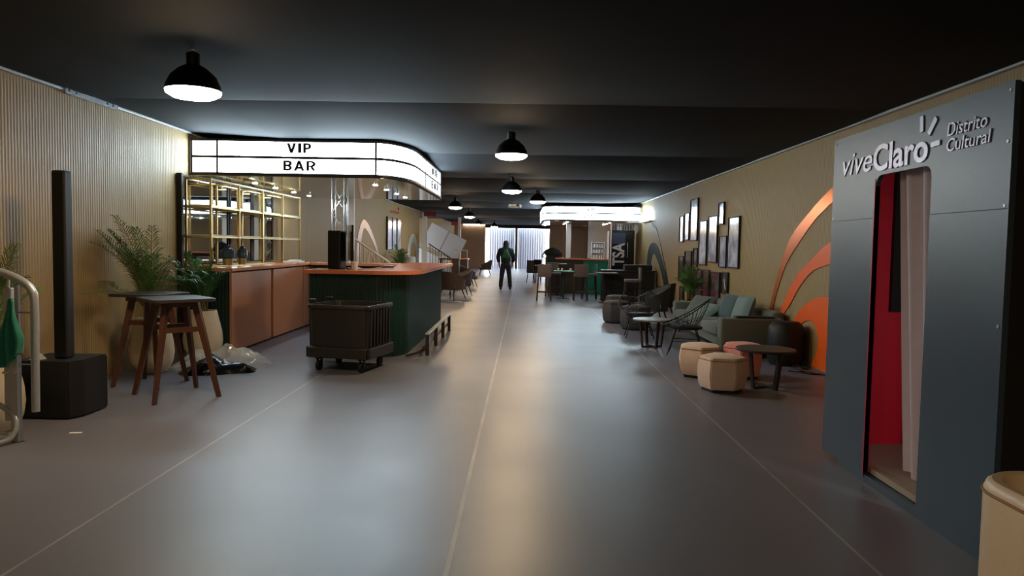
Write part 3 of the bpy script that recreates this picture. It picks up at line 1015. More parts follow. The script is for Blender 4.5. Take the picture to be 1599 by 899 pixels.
# potted palms
def palm(loc, rz, lab, seed, fr, hgt, spread, leafm, pot=True, ph=0.64, pr=0.25, xmin=-9, xmax=9, bias=(0, 0)):
    rnd = random.Random(seed)
    t = thing('potted_palm', lab, 'potted plant', loc, rz)
    b = B()
    prof = [(pr * 0.62, 0), (pr * 0.72, 0.015), (pr * 0.93, ph * 0.2), (pr, ph * 0.38), (pr * 0.95, ph * 0.58), (pr * 0.78, ph * 0.86), (pr * 0.70, ph), (pr * 0.64, ph), (pr * 0.66, ph * 0.92)]
    b.lathe(prof, 32); obj('pot', b, MT['pot'], t, smooth=True)
    b = B(); b.lathe([(pr * 0.67, ph * 0.86), (pr * 0.67, ph * 0.925), (0.01, ph * 0.94)], 20); obj('soil', b, MT['soil'], t)
    fo, st = B(), B()
    def cl(p):
        return Vector((min(max(p.x, xmin - loc[0] + 0.03 * abs(p.y)), xmax - loc[0]), p.y, p.z))
    for k in range(fr):
        a = 2 * PI * k / fr + rnd.uniform(-0.3, 0.3)
        lean = rnd.uniform(0.25, 1.2)
        L_ = rnd.uniform(0.75, 1.05)
        base = Vector((rnd.uniform(-0.05, 0.05), rnd.uniform(-0.05, 0.05), ph * 0.92))
        h0 = hgt * rnd.uniform(0.62, 1.0) * (1.12 - 0.35 * lean)
        d = Vector((math.cos(a), math.sin(a), 0))
        pts = []
        N = 11
        for i in range(N + 1):
            s = i / N
            out = spread * lean * (s ** 1.6) * L_
            z = h0 * (1.35 * s - 0.35 * s * s * (1 + lean * 0.9))
            pts.append(cl(base + d * out + Vector((bias[0], bias[1], 0)) * s ** 1.4 + Vector((0, 0, z))))
        st.tube(pts, [0.008 * (1 - 0.75 * i / N) + 0.001 for i in range(N + 1)], 5)
        sd = Vector((-d.y, d.x, 0))
        NL = 26
        for i in range(NL):
            s = 0.22 + 0.78 * (i + rnd.uniform(0, 0.5)) / NL
            f = min(s, 0.999) * N
            i0 = min(int(f), N - 1)
            p = pts[i0].lerp(pts[i0 + 1], f - i0)
            tg = (pts[i0 + 1] - pts[i0]).normalized()
            sd2 = tg.cross(Vector((0, 0, 1)))
            sd2 = sd2.normalized() if sd2.length > 0.1 else sd
            ll = (0.07 + 0.16 * math.sin(PI * min(1.0, 0.15 + 0.85 * (s - 0.22) / 0.78))) * rnd.uniform(0.85, 1.1)
            for sg in (-1, 1):
                dirv = (sd2 * sg * 0.75 + tg * 0.75 + Vector((0, 0, 0.15))).normalized()
                w = (tg - dirv * tg.dot(dirv)).normalized() * 0.0055
                m_ = p + dirv * ll * 0.5 + Vector((0, 0, 0.004))
                e_ = p + dirv * ll + Vector((0, 0, -ll * rnd.uniform(0.1, 0.5)))
                fo.add([cl(q) for q in (p - w * 0.5, p + w * 0.5, m_ + w, m_ - w, e_)], [(0, 1, 2, 3), (3, 2, 4)])
    obj('foliage', fo, leafm, t, fix=False)
    obj('stems', st, MT['stem'], t, smooth=True)
    return t
palm((-4.36, 8.55, 0), 0, 'potted palm behind the two high tables, by the black speaker', 11, 20, 1.36, 0.70, MT['leaf'], xmin=-4.66, bias=(-0.08, -0.48))
palm((-4.22, 9.62, 0), 0, 'dark leaved palm in an off-white pot at the end of the back counter', 5, 20, 1.08, 0.52, MT['leaf2'], xmin=-4.66, bias=(-0.1, -0.32))
palm((-4.22, 5.80, 0), 0, 'potted palm behind the steel barrier at the left edge', 9, 9, 1.15, 0.5, MT['leaf'], True, 0.60, 0.20, xmin=-4.66)

# plastic on the floor
b = B(); crumple(b, (-3.62, 8.66, 0.0), 0.86, 0.50, 0.20, 26, 1.3, R(26), 3, 0)
tag(obj('black_bag', b, MT['bag'], fix=False), 'black plastic bag lying flat on clear film beside the pots', 'bag')
b = B(); crumple(b, (-3.74, 9.1, 0.0), 1.25, 0.62, 0.24, 34, 6.1, R(22), 6, 0)
tag(obj('clear_film', b, MT['film'], fix=False), 'crumpled clear plastic film spread on the floor behind the black bag', 'plastic film')
b = B(); b.box((-3.55, 5.75, 0.004), (0.09, 0.035, 0.004), rz=0.2); tag(obj('paper_scrap', b, MT['paper']), 'small white scrap of paper on the floor by the barrier', 'scrap')

# ------------------------------------------------------------------ right: photo booth
BX, BY0, BY1, BH = 2.33, 3.60, 5.64, 2.385
DY0, DY1, DZ0, DZ1 = 4.29, 4.96, 0.10, 2.06
t = thing('photo_booth', 'blue grey photo booth with red lining and silver lettering, at the right', 'photo booth', (3.1, 4.62, 0))
O = Vector((3.1, 4.62, 0))
Mx = Matrix(((0, 0, 1, 0), (1, 0, 0, 0), (0, 1, 0, 0), (0, 0, 0, 1)))     # (y, z, x) -> world
def yz(poly): return [(y - O.y, z) for y, z in poly]
x0 = BX - O.x
dep = 1.52
# front board with the doorway cut as three pieces in one outline
r = 0.07
hole = []
for i in range(5):
    a = R(180 - 90 * i / 4); hole.append((DY0 + r + r * math.cos(a), DZ1 - r + r * math.sin(a)))
for i in range(5):
    a = R(90 - 90 * i / 4); hole.append((DY1 - r + r * math.cos(a), DZ1 - r + r * math.sin(a)))
outline = [(BY0, 0.05), (BY0, BH), (BY1, BH), (BY1, 0.03), (DY1, 0.03)] + hole[::-1] + [(DY0, 0.05)]
b = B(); b.prism(yz(outline), x0, x0 + 0.03, Mx); fb = obj('front_board', b, MT['booth'], t)
b = B()
b.box((x0 - 0.001, (BY0 + DY0) / 2 - O.y, 1.775), (0.003, DY0 - BY0 - 0.02, 0.004)); obj('board_joint', b, MT['black'], fb)
b = B(); b.box((x0 - 0.001, (BY1 + DY1) / 2 - O.y, 1.78), (0.003, BY1 - DY1 - 0.02, 0.004)); obj('board_joint', b, MT['black'], fb)
b = B()
for y, z in ((BY0 + 0.03, BH - 0.04), (BY0 + 0.03, 2.1), (BY0 + 0.03, 1.79), (BY0 + 0.03, 1.2), (BY1 - 0.03, BH - 0.04), (BY1 - 0.03, 1.8)):
    b.rod((x0 - 0.003, y - O.y, z), (x0 + 0.002, y - O.y, z), 0.009, n=8)
obj('screw', b, MT['steel'], fb)
b = B(); b.box((x0 + dep / 2 + 0.03, BY0 - O.y - 0.0 + 0.015, BH / 2 + 0.02), (dep, 0.03, BH - 0.06)); obj('near_side', b, MT['boothin'], t)
b = B(); b.box((x0 + dep / 2 + 0.03, BY1 - O.y - 0.015, BH / 2 + 0.02), (dep, 0.03, BH - 0.06)); obj('far_side', b, MT['booth'], t)
b = B(); b.box((x0 + 0.03 + 0.275, BY1 - O.y - 0.036, 1.12), (0.55, 0.012, 2.1)); b.box((x0 + 0.036, (DY1 + BY1) / 2 - O.y - 0.015, 1.10), (0.010, BY1 - DY1 - 0.05, 2.05)); obj('red_lining', b, MT['red'], t)
b = B(); b.box((x0 + 0.015, DY1 - O.y + 0.004, 1.05), (0.036, 0.008, 1.98)); obj('red_jamb', b, MT['red'], t)
b = B(); b.box((x0 + 0.52, BY1 - O.y - 0.065, 1.64), (0.17, 0.04, 1.06)); b.box((x0 + 1.02, BY1 - O.y - 0.05, 1.12), (0.86, 0.03, 2.1)); obj('inner_partition', b, MT['boothin'], t)
b = B(); b.box((x0 + dep, 0, BH / 2 + 0.02), (0.03, BY1 - BY0, BH - 0.06)); obj('back_side', b, MT['boothin'], t)
b = B(); b.box((x0 + dep / 2 + 0.02, 0, BH - 0.02), (dep, BY1 - BY0 - 0.02, 0.03)); obj('roof_board', b, MT['booth'], t)
b = B(); b.box((x0 + dep / 2 + 0.03, 0, 0.075), (dep - 0.04, BY1 - BY0 - 0.08, 0.04)); obj('booth_floor', b, MT['boothfloor'], t)
b = B(); b.box((x0 + 0.03, (BY0 + BY1) / 2 - O.y - 0.12, 0.025), (0.05, BY1 - BY0 - 0.30, 0.05)); obj('plinth', b, MT['booth'], t)
for y in (BY1 - 0.32, BY0 + 0.25):
    for x in (x0 + 0.06, x0 + 1.35):
        b = B(); b.rod((x - 0.015, y - O.y, 0.026), (x + 0.015, y - O.y, 0.026), 0.026, n=14); obj('castor', b, MT['alu'], t)
b = B(); b.box((x0 + 0.46, BY0 - O.y + 0.045, 1.2), (0.04, 0.03, 1.3), bev=0.006); obj('light_strip', b, MT['boothlight'], t)  # unseen strip, added to brighten the red lining
# curtain
b = B()
def cur(u, v):
    y = DY0 - 0.07 + u * (0.71 - 0.27 * v)
    return Vector((BX + 0.14 + 0.035 * math.sin(u * 22 + v) - O.x, y - O.y, 2.10 - 1.93 * v - 0.07 * (1 - u) * v))
b.grid(48, 20, cur)
c = obj('curtain', b, MT['curtain'], t, smooth=True, fix=False)
b = B(); b.rod((BX + 0.14 - O.x, BY0 + 0.05 - O.y, 2.115), (BX + 0.14 - O.x, BY1 - 0.06 - O.y, 2.115), 0.012); obj('curtain_rail', b, MT['blackmetal'], t)
# lettering, read from far to near along the front
xd, yd = (0, -1, 0), (0, 0, 1)
lx = x0 - 0.001
text_on('letters', 'vive', (lx, 5.47 - O.y, 2.10), xd, yd, 0.455, 0.150, MT['silver'], fb, 0.006, 0.002, 0.25)
def squash(o): return o
text_on('letters', 'Claro', (lx, 4.995 - O.y, 2.085), xd, yd, 0.665, 0.175, MT['silver'], fb, 0.007, 0.022)
text_on('letters', 'Distrito', (lx, 4.142 - O.y, 2.196), xd, yd, 0.352, 0.072, MT['silver'], fb, 0.006, 0.004, 0.12)
text_on('letters', 'Cultural', (lx, 4.142 - O.y, 2.112), xd, yd, 0.385, 0.070, MT['silver'], fb, 0.006, 0.004, 0.12)
b = B()
for p, q, w in (((4.415, 2.356), (4.407, 2.262), 0.035), ((4.257, 2.320), (4.332, 2.240), 0.036), ((4.210, 2.176), (4.300, 2.172), 0.030)):
    p, q = Vector(p), Vector(q)
    d = (q - p).normalized()
    n = Vector((-d.y, d.x)) * w / 2
    poly = [p - n, q - n, q + n, p + n]
    b.prism(yz([tuple(v) for v in poly]), x0 - 0.008, x0 - 0.001, Mx)
obj('sun_rays', b, MT['silver'], fb)

# cream tub chair, lower right
t = thing('tub_chair', 'cream leather tub chair with rounded back in the lower right corner', 'armchair', (2.33, 2.60, 0))
out, inn = rrect(1.08, 0.74, 0.20, 8), rrect(0.94, 0.60, 0.15, 8)
b = B()
n = len(out)
rg = [[(x * 0.97, y * 0.96, 0.05) for x, y in out], [(x, y, 0.10) for x, y in out], [(x, y, 0.645) for x, y in out], [(x * 0.985, y * 0.98, 0.672) for x, y in out], [(x * 0.955, y * 0.945, 0.685) for x, y in out], [(x * 1.03, y * 1.045, 0.682) for x, y in inn], [(x, y, 0.655) for x, y in inn], [(x * 0.97, y * 0.96, 0.25) for x, y in inn]]
vs, fs = [], []
for q in rg: vs += q
for i in range(len(rg) - 1):
    for j in range(n):
        fs.append((i * n + j, i * n + (j + 1) % n, (i + 1) * n + (j + 1) % n, (i + 1) * n + j))
fs += [tuple(range(n))[::-1], tuple(range((len(rg) - 1) * n, len(rg) * n))]
b.add(vs, fs); obj('shell', b, MT['cream'], t, smooth=True)
b = B(); b.tube([(x * 1.003, y * 1.004, 0.640) for x, y in out], 0.006, 6, closed=True); obj('piping', b, MT['poufseam'], t)
b = B(); b.box((0, 0, 0.34), (0.78, 0.44, 0.16), bev=0.05, seg=3); obj('seat_cushion', b, MT['cream'], t, smooth=True)
for x in (-0.42, 0.42):
    for y in (-0.26, 0.26):
        b = B(); b.rod((x, y, 0), (x, y, 0.055), 0.02, 0.025); obj('foot', b, MT['darkwood'], t)

# ------------------------------------------------------------------ lounge group
def pouf(name, loc, rz, r, h, m, seamm, n, lab, group=None):
    t = thing(name, lab, 'pouf', loc, rz, group)
    b = B()
    prof = [(r * 0.86, 0.035), (r * 0.93, 0.07), (r * 1.0, h * 0.45), (r * 1.0, h * 0.62), (r * 0.93, h - 0.045), (r * 0.88, h - 0.02), (r * 0.6, h + 0.002), (0.01, h + 0.012)]
    b.lathe(prof, n)
    bmesh.ops.bevel(b.bm, geom=[e for e in b.bm.edges if abs(e.verts[0].co.z - e.verts[1].co.z) > 0.02 and e.verts[0].co.z < h - 0.03 or False], offset=0.010, segments=2, affect='EDGES')
    obj('cover', b, m, t, smooth=True)
    b = B()
    b.tube([(r * 0.945 * math.cos(2 * PI * j / n), r * 0.945 * math.sin(2 * PI * j / n), h - 0.048) for j in range(n)], 0.0055, 6, closed=True)
    obj('piping', b, seamm, t)
    b = B(); b.lathe([(r * 0.78, 0.0), (r * 0.8, 0.04)], n); obj('base', b, MT['black'], t)
    return t
pouf('pouf', (2.22, 8.12, 0), R(-12), 0.275, 0.40, MT['poufbeige'], MT['poufseam'], 6, 'beige faceted pouf nearest the camera, left of the round table', 'beige poufs')
pouf('pouf', (2.19, 9.02, 0), R(20), 0.285, 0.40, MT['poufbeige'], MT['poufseam'], 6, 'beige faceted pouf behind the nearest one, farther left', 'beige poufs')
pouf('pouf', (2.70, 9.02, 0), 0.2, 0.265, 0.42, MT['pink'], MT['poufseam'], 6, 'pink pouf half hidden behind the round table')
pouf('pouf', (1.95, 15.35, 0), 0.3, 0.31, 0.46, MT['poufdark'], MT['black'], 8, 'charcoal pouf at the left end, standing on the pale floor edge', 'charcoal poufs')
pouf('pouf', (2.17, 14.15, 0), 0.1, 0.31, 0.46, MT['poufdark'], MT['black'], 8, 'charcoal pouf nearest the round grey table', 'charcoal poufs')
pouf('pouf', (2.22, 17.2, 0), 0.1, 0.31, 0.46, MT['poufdark'], MT['black'], 8, 'charcoal pouf farthest back, its top seen above another', 'charcoal poufs')

def sled_table(loc, rz, r, h, topm, legm, lab):
    t = thing('coffee_table', lab, 'table', loc, rz)
    b = B(); b.lathe([(r * 0.97, h - 0.028), (r, h - 0.02), (r, h - 0.006), (r * 0.98, h)], 40); obj('tabletop', b, topm, t, smooth=True)
    for k in range(2):
        a = k * PI / 2
        d = Vector((math.cos(a), math.sin(a), 0))
        for s in (-1, 1):
            p = d * s * r * 0.52
            q = d * s * r * 0.70
            b = B()
            n = Vector((-d.y, d.x, 0)) * 0.022
            e = d * 0.011
            vs = []
            for c_ in (p, q + Vector((0, 0, h - 0.028))):
                vs += [c_ - n - e, c_ + n - e, c_ + n + e, c_ - n + e]
            b.add(vs, [(3, 2, 1, 0), (4, 5, 6, 7), (0, 1, 5, 4), (1, 2, 6, 5), (2, 3, 7, 6), (3, 0, 4, 7)])
            obj('leg', b, legm, t)
        b = B(); b.box((0, 0, 0.012 + 0.012 * k), (r * 1.06, 0.044, 0.022), rz=a); obj('base_rail', b, legm, t)
    return t
sled_table((2.76, 8.34, 0), 0.5, 0.33, 0.45, MT['darkwood'], MT['darkwood'], 'round dark wood coffee table beside the beige poufs')
sled_table((2.05, 11.62, 0), 0.3, 0.305, 0.45, mat('grey laminate', (128, 124, 122), 0.3), MT['darkwood'], 'round coffee table with grey top between the black wire chairs')

# sofa
t = thing('sofa', 'sage grey two arm sofa with loose cushions against the right wall', 'sofa', (3.33, 12.3, 0))
b = B(); b.box((0.02, 0, 0.20), (0.80, 3.1, 0.18), bev=0.02); obj('base', b, MT['sofa'], t)
for s in (-1, 1):
    b = B(); b.box((-0.03, s * 1.62, 0.34), (0.90, 0.24, 0.47), bev=0.035, seg=3); obj('armrest', b, MT['sofa'], t, smooth=True)
b = B(); b.box((0.40, 0, 0.40), (0.18, 3.1, 0.52), bev=0.05, seg=3); obj('backrest', b, MT['sofa'], t, smooth=True)
for k in range(3):
    b = B(); b.box((-0.10, -1.0 + k * 1.0, 0.36), (0.78, 0.98, 0.16), bev=0.05, seg=3); obj('seat_cushion', b, MT['sofa'], t, smooth=True)
for x in (-0.36, 0.36):
    for y in (-1.6, 1.6):
        b = B(); b.rod((x, y, 0), (x, y, 0.115), 0.018, 0.024); obj('leg', b, MT['black'], t)
def pillow(loc, rot, w, h, d, m, lab):
    b = B()
    def sq(u, v, s):
        x, y = u * 2 - 1, v * 2 - 1
        k = max(0, (1 - x ** 4) * (1 - y ** 4)) ** 0.5
        pin = 1 - 0.07 * (x * x) * (1 - 0) * (1 - y * y) - 0.0
        return Vector((x * w / 2 * (1 - 0.07 * (1 - y * y)), y * h / 2 * (1 - 0.07 * (1 - x * x)), s * d / 2 * k))
    b.grid(14, 14, lambda u, v: sq(u, v, 1)); b.grid(14, 14, lambda u, v: sq(u, v, -1))
    bmesh.ops.remove_doubles(b.bm, verts=b.bm.verts, dist=1e-5)
    o = obj('cushion', b, m, None, loc, smooth=True)
    o.rotation_euler = rot
    tag(o, lab, 'cushion', 'loose cushions on the sofa')
pillow((3.18, 13.2, 0.53), (R(52), 0, R(-62)), 0.58, 0.50, 0.17, MT['sofa'], 'sage cushion tilted on the far part of the sofa')
pillow((3.42, 12.2, 0.615), (R(66), 0, R(-78)), 0.60, 0.46, 0.16, MT['cushion2'], 'dark slate cushion in the middle of the sofa')
pillow((3.42, 11.45, 0.63), (R(72), 0, R(-88)), 0.62, 0.48, 0.19, MT['cushion'], 'pale blue grey cushion nearest the camera on the sofa')
pillow((3.12, 12.55, 0.50), (R(30), 0, R(-70)), 0.56, 0.46, 0.14, MT['cushion'], 'blue grey cushion lying before the slate one')
# small black tray on the arm
b = B(); b.box((3.35, 10.68, 0.59), (0.55, 0.16, 0.022), bev=0.005); tag(obj('arm_tray', b, MT['black']), 'thin black tray lying on the near armrest of the sofa', 'tray')
# black beanbag between sofa and wall
b = B(); b.lathe([(0.20, 0.0), (0.235, 0.08), (0.24, 0.40), (0.22, 0.52), (0.15, 0.59), (0.01, 0.605)], 24); 
for v in b.bm.verts: v.co.x *= 1.05
o = obj('beanbag', b, MT['black'], None, (3.62, 10.10, 0), smooth=True); tag(o, 'tall rounded black beanbag between the sofa arm and orange graphic', 'beanbag')
# cable on the floor by the wall
b = B(); b.tube(smoothline([(3.83, 9.80, 0.012), (3.72, 9.66, 0.014), (3.62, 9.75, 0.05), (3.55, 9.55, 0.03), (3.64, 9.3, 0.012), (3.8, 9.2, 0.012), (3.83, 8.4, 0.012)], 6), 0.011, 8); b.tube(smoothline([(3.45, 9.5, 0.012), (3.55, 9.35, 0.03), (3.62, 9.45, 0.012), (3.7, 9.3, 0.02)], 6), 0.010, 8)
tag(obj('cable', b, MT['black'], smooth=True), 'loose black cable on the floor under the orange graphic', 'cable')

# black wire chairs
def wire_chair(loc, rz, lab):
    t = thing('wire_chair', lab, 'chair', loc, rz, 'black wire lounge chairs')
    def P(a, s):
        # a: angle (0 = front, +x), s: 0 centre .. 1 rim
        back = 0.5 - 0.5 * math.cos(a)
        rr = 0.34 * s + 0.02
        z = 0.36 + (0.08 + 0.40 * back ** 1.5) * s ** 2.2
        return Vector((math.cos(a) * rr * (1.0 - 0.05 * back), math.sin(a) * rr, z))
    b = B()
    for k in range(30):
        a = 2 * PI * k / 30
        b.tube([P(a, s / 6) for s in range(7)], 0.0038, 5)
    for s in (0.35, 0.7):
        b.tube([P(2 * PI * k / 30, s) for k in range(30)], 0.004, 5, closed=True)
    obj('wire_shell', b, MT['blackmetal'], t)
    b = B(); b.tube([P(2 * PI * k / 40, 1.0) for k in range(40)], 0.009, 6, closed=True); obj('rim', b, MT['blackmetal'], t)
    b = B(); b.lathe([(0.20, 0.375), (0.235, 0.385), (0.24, 0.41), (0.20, 0.425), (0.01, 0.428)], 24); obj('seat_pad', b, MT['black'], t, smooth=True)
    for sx in (-1, 1):
        for sy in (-1, 1):
            b = B(); b.rod((sx * 0.14, sy * 0.14, 0.38), (sx * 0.25, sy * 0.24, 0.0), 0.0085, 0.0085, 8); obj('leg', b, MT['blackmetal'], t)
    b = B(); b.tube([(0.19, 0.185, 0.2), (0.19, -0.185, 0.2), (-0.19, -0.185, 0.2), (-0.19, 0.185, 0.2)], 0.005, 6, closed=True); obj('leg_brace', b, MT['blackmetal'], t)
    return t
wc = wire_chair((2.43, 10.93, 0), R(165), 'black wire chair with tall back, right of the grey round table')
dup(wc, (2.05, 12.9, 0), R(-95), 'black wire chair behind the grey round table, beside the poufs')

def armchair(loc, rz, m, lab, group='brown tub armchairs'):
    t = thing('armchair', lab, 'armchair', loc, rz, group)
    b = B()
    N = 22
    def fn(u, v, off):
        a = R(-125 + 250 * u)            # 0 = back
        top = 0.56 + 0.26 * max(0, math.cos(a * 0.72)) ** 1.3
        z = 0.30 + (top - 0.30) * v
        rr = 0.33 + 0.05 * v - off
        return Vector((-math.cos(a) * rr, math.sin(a) * rr * 1.02, z))
    for off in (0.0, 0.06):
        b.grid(N, 6, lambda u, v: fn(u, v, off))
    for j in (0, 1):
        b.grid(N, 1, lambda u, v: fn(u, j, 0.06 * v))
    for u0 in (0, 1):
        b.grid(1, 6, lambda u, v: fn(u0, v, 0.06 * u))
    bmesh.ops.remove_doubles(b.bm, verts=b.bm.verts, dist=1e-4)
    obj('shell', b, m, t, smooth=True)
    b = B(); b.box((0.02, 0, 0.37), (0.58, 0.56, 0.15), bev=0.05, seg=3); obj('seat', b, m, t, smooth=True)
    for sx in (-1, 1):
        for sy in (-1, 1):
            b = B(); b.rod((sx * 0.2, sy * 0.2, 0.31), (sx * 0.3, sy * 0.28, 0), 0.017, 0.011, 8); obj('leg', b, MT['black'], t)
    return t
ac = armchair((2.95, 16.1, 0), R(150), MT['poufdark'], 'charcoal armchair behind the far end of the sofa', 'charcoal armchairs')
dup(ac, (2.62, 15.0, 0), R(185), 'charcoal armchair between the sofa and the left charcoal poufs')
ab = armchair((-2.02, 20.9, 0), R(60), MT['brownchair'], 'brown armchair closest to the right end of the green bar')
dup(ab, (-1.95, 22.9, 0), R(200), 'brown armchair behind the first one beyond the green bar')
dup(ab, (-2.1, 27.8, 0), R(20), 'brown armchair farther back, before the orange wooden box')
dup(ab, (-2.05, 39.3, 0), R(185), 'brown armchair standing alone left of the gate opening')

# palm behind the sofa
palm((3.45, 15.25, 0), 0, 'palm in a white pot behind the sofa, before the pictures', 21, 18, 0.92, 0.42, MT['leaf'], True, 0.50, 0.26, xmax=3.80)

# ------------------------------------------------------------------ pictures on the right wall
FR = [(18.00,18.47,1.73,2.37), (17.41,17.91,1.77,2.42), (16.57,17.30,1.75,2.71), (15.70,16.39,1.22,2.18), (14.85,15.58,1.29,2.25), (14.40,14.81,2.05,2.49), (14.15,14.67,1.21,1.83), (13.34,14.06,1.22,2.17), (17.90,18.45,0.76,1.39), (17.07,17.78,0.58,1.52), (16.49,16.89,1.17,1.59), (16.04,16.80,0.35,1.12), (15.39,15.96,0.49,1.13), (14.56,15.30,0.41,1.11), (13.98,14.40,0.71,1.13), (17.80,18.22,0.23,0.65)]
FL = ['upper row, farthest left narrow picture of silvery print', 'upper row, second picture from the far end',
      'tall pale picture hung highest of all in the group', 'tall picture right of and lower than the highest one',
      'tall picture in the middle of the upper row', 'small bright picture hung high on the right of the group',
      'small grey picture under the small bright one', 'large picture at the right end with white sketch lines',
      'dark narrow picture, middle row, at the far end', 'tall grey picture in the middle row, left of the palm',
      'small narrow picture between the rows, above the palm', 'dark picture behind the left side of the palm',
      'dark reddish picture hidden behind the palm leaves', 'large dark picture with red base, right of the palm',
      'small dark picture with pale curve, lowest at the right', 'small dark picture at the bottom of the far end']
for k, (y0, y1, z0, z1) in enumerate(FR):
    t = thing('picture_frame', 'black framed ' + FL[k], 'picture', (XR - 0.008, (y0 + y1) / 2, z0), 0, 'framed pictures on the right wall')
    w, h = y1 - y0, z1 - z0
    f = 0.022
    b = B()
    for s in (-1, 1):
        b.box((-0.018, s * (w / 2 - f / 2), h / 2), (0.036, f, h))
    for z in (f / 2, h - f / 2):
        b.box((-0.018, 0, z), (0.036, w - 2 * f, f))
    obj('frame', b, MT['black'], t)
    light = k in (0, 1, 2, 3, 4, 5, 6, 7)  # white reflections in the upper pictures are painted into these pale prints
    pm = picture_mat('print %d' % k, (214, 216, 230) if light else (112, 104, 102), (150, 150, 172) if light else ((120, 40, 44) if k in (12, 13) else (44, 38, 36)), k * 3.1)
    b = B(); b.box((-0.012, 0, h / 2), (0.016, w - 2 * f, h - 2 * f)); obj('print', b, pm, t)
    if k == 7:
        b = B()
        for p, q in (((0.12, 0.10), (0.02, 0.40)), ((0.02, 0.40), (0.22, 0.22)), ((-0.10, 0.15), (-0.02, 0.30)), ((-0.02, 0.30), (-0.2, 0.12))):
            b.rod((-0.021, p[0], p[1]), (-0.021, q[0], q[1]), 0.007, n=6)
        obj('sketch_line', b, MT['paper'], t)
    if k == 14:
        b = B(); b.tube([(-0.021, -0.05 + 0.1 * math.sin(a / 5), 0.08 + a * 0.035) for a in range(7)], 0.008, 6); obj('sketch_line', b, MT['paper'], t)
t = thing('picture_frame', 'wide pale triptych of tall prints on the far left wall', 'picture', (XL + 0.01, 26.5, 1.38))
for k in range(3):
    b = B(); b.box((0.016, -0.95 + k * 0.95, 0.55), (0.03, 0.86, 1.1)); obj('print', b, picture_mat('far print %d' % k, (176, 168, 178), (146, 138, 150), 40 + k), t)
    b = B(); b.box((0.024, -1.41 + k * 0.95, 0.55), (0.048, 0.10, 1.14)); obj('frame', b, MT['black'], t)

# ------------------------------------------------------------------ wall graphics
def wall_band(x, side, outer, inner, m, name, parent, n=6):
    o = smoothline([(y, z, 0) for y, z in outer], n)
    i = smoothline([(y, z, 0) for y, z in inner], n)
    M = Matrix(((0, 0, 1, 0), (1, 0, 0, 0), (0, 1, 0, 0), (0, 0, 0, 1)))
    b = B()
    x0, x1 = sorted((x, x - side * 0.006))
    b.band([(p.x, p.y) for p in o], [(p.x, p.y) for p in i], M, x0, x1)
    return obj(name, b, m, parent)
GX = XR - 0.008
t = thing('wall_graphic', 'large orange and copper arc graphic on the right wall by the booth', 'wall graphic', (0, 0, 0))
wall_band(GX, 1, [(7.4, 2.86), (8.4, 2.70), (9.46, 2.36), (10.12, 2.1), (10.81, 1.76), (11.21, 1.34), (11.50, 0.9), (11.72, 0.45)], [(7.4, 2.62), (8.4, 2.50), (9.44, 2.17), (9.96, 1.97), (10.47, 1.69), (10.98, 1.35), (11.35, 0.9), (11.58, 0.45)], MT['copper'], 'copper_arc', t)
wall_band(GX, 1, [(7.4, 1.98), (8.4, 1.90), (9.48, 1.66), (10.05, 1.43), (10.58, 1.18), (10.97, 0.84), (11.21, 0.56), (11.4, 0.3)], [(7.4, 1.62), (8.4, 1.56), (9.46, 1.39), (9.96, 1.29), (10.4, 1.06), (10.78, 0.76), (11.08, 0.56), (11.25, 0.3)], MT['orange'], 'orange_arc', t)
wall_band(GX, 1, [(10.85, 0.25), (10.59, 0.56), (10.29, 0.77), (9.86, 0.92), (9.46, 0.97), (8.9, 0.93), (8.4, 0.75), (8.2, 0.4), (8.35, 0.05), (9.0, 0.02), (9.75, 0.02)], [(10.55, 0.2), (10.42, 0.46), (10.2, 0.58), (9.97, 0.62), (9.8, 0.56), (9.69, 0.42), (9.69, 0.33), (9.71, 0.25), (9.75, 0.18), (9.8, 0.12), (9.87, 0.03)], MT['orange'], 'orange_ring', t)
t = thing('wall_graphic', 'dark green arc graphic on the right wall before the far bar', 'wall graphic', (0, 0, 0))
wall_band(GX, 1, [(22.6, 2.35), (21.95, 2.22), (21.4, 1.93), (20.55, 1.22), (19.92, 0.60), (19.8, 0.2)], [(22.6, 2.25), (21.86, 2.12), (21.25, 1.82), (20.35, 1.12), (19.72, 0.55), (19.6, 0.2)], MT['dgreen'], 'thin_arc', t)
wall_band(GX, 1, [(23.3, 0.3), (23.3, 0.72), (23.19, 1.42), (22.55, 1.72), (21.67, 1.66), (20.81, 1.26), (19.98, 0.67), (19.75, 0.2)], [(22.7, 0.3), (22.62, 0.74), (22.52, 1.2), (22.3, 1.37), (21.95, 1.39), (21.17, 1.07), (20.42, 0.56), (20.2, 0.2)], MT['dgreen'], 'thick_arc', t)
t = thing('wall_graphic', 'faded pinkish arc graphic on the left wall beyond the near bar', 'wall graphic', (0, 0, 0))
LXg = XL + 0.008
wall_band(LXg, -1, [(20.4, 0.6), (20.6, 1.2), (20.75, 1.74), (21.31, 2.21), (21.92, 2.21), (22.66, 1.92), (23.47, 1.47), (23.9, 1.05), (24.2, 0.6)], [(20.9, 0.6), (21.1, 1.2), (21.2, 1.66), (21.5, 1.98), (21.85, 1.98), (22.5, 1.75), (23.25, 1.40), (23.65, 1.02), (23.9, 0.6)], MT['pinkdecal'], 'outer_arc', t)
wall_band(LXg, -1, [(22.0, 0.6), (22.1, 1.1), (22.4, 1.38), (22.8, 1.3), (23.18, 1.06), (23.4, 0.6)], [(22.3, 0.6), (22.35, 1.0), (22.5, 1.2), (22.7, 1.15), (22.95, 0.95), (23.1, 0.6)], MT['pinkdecal'], 'inner_arc', t)
t = thing('wall_graphic', 'pale grey arc graphic on the left wall near the stairs', 'wall graphic', (0, 0, 0))
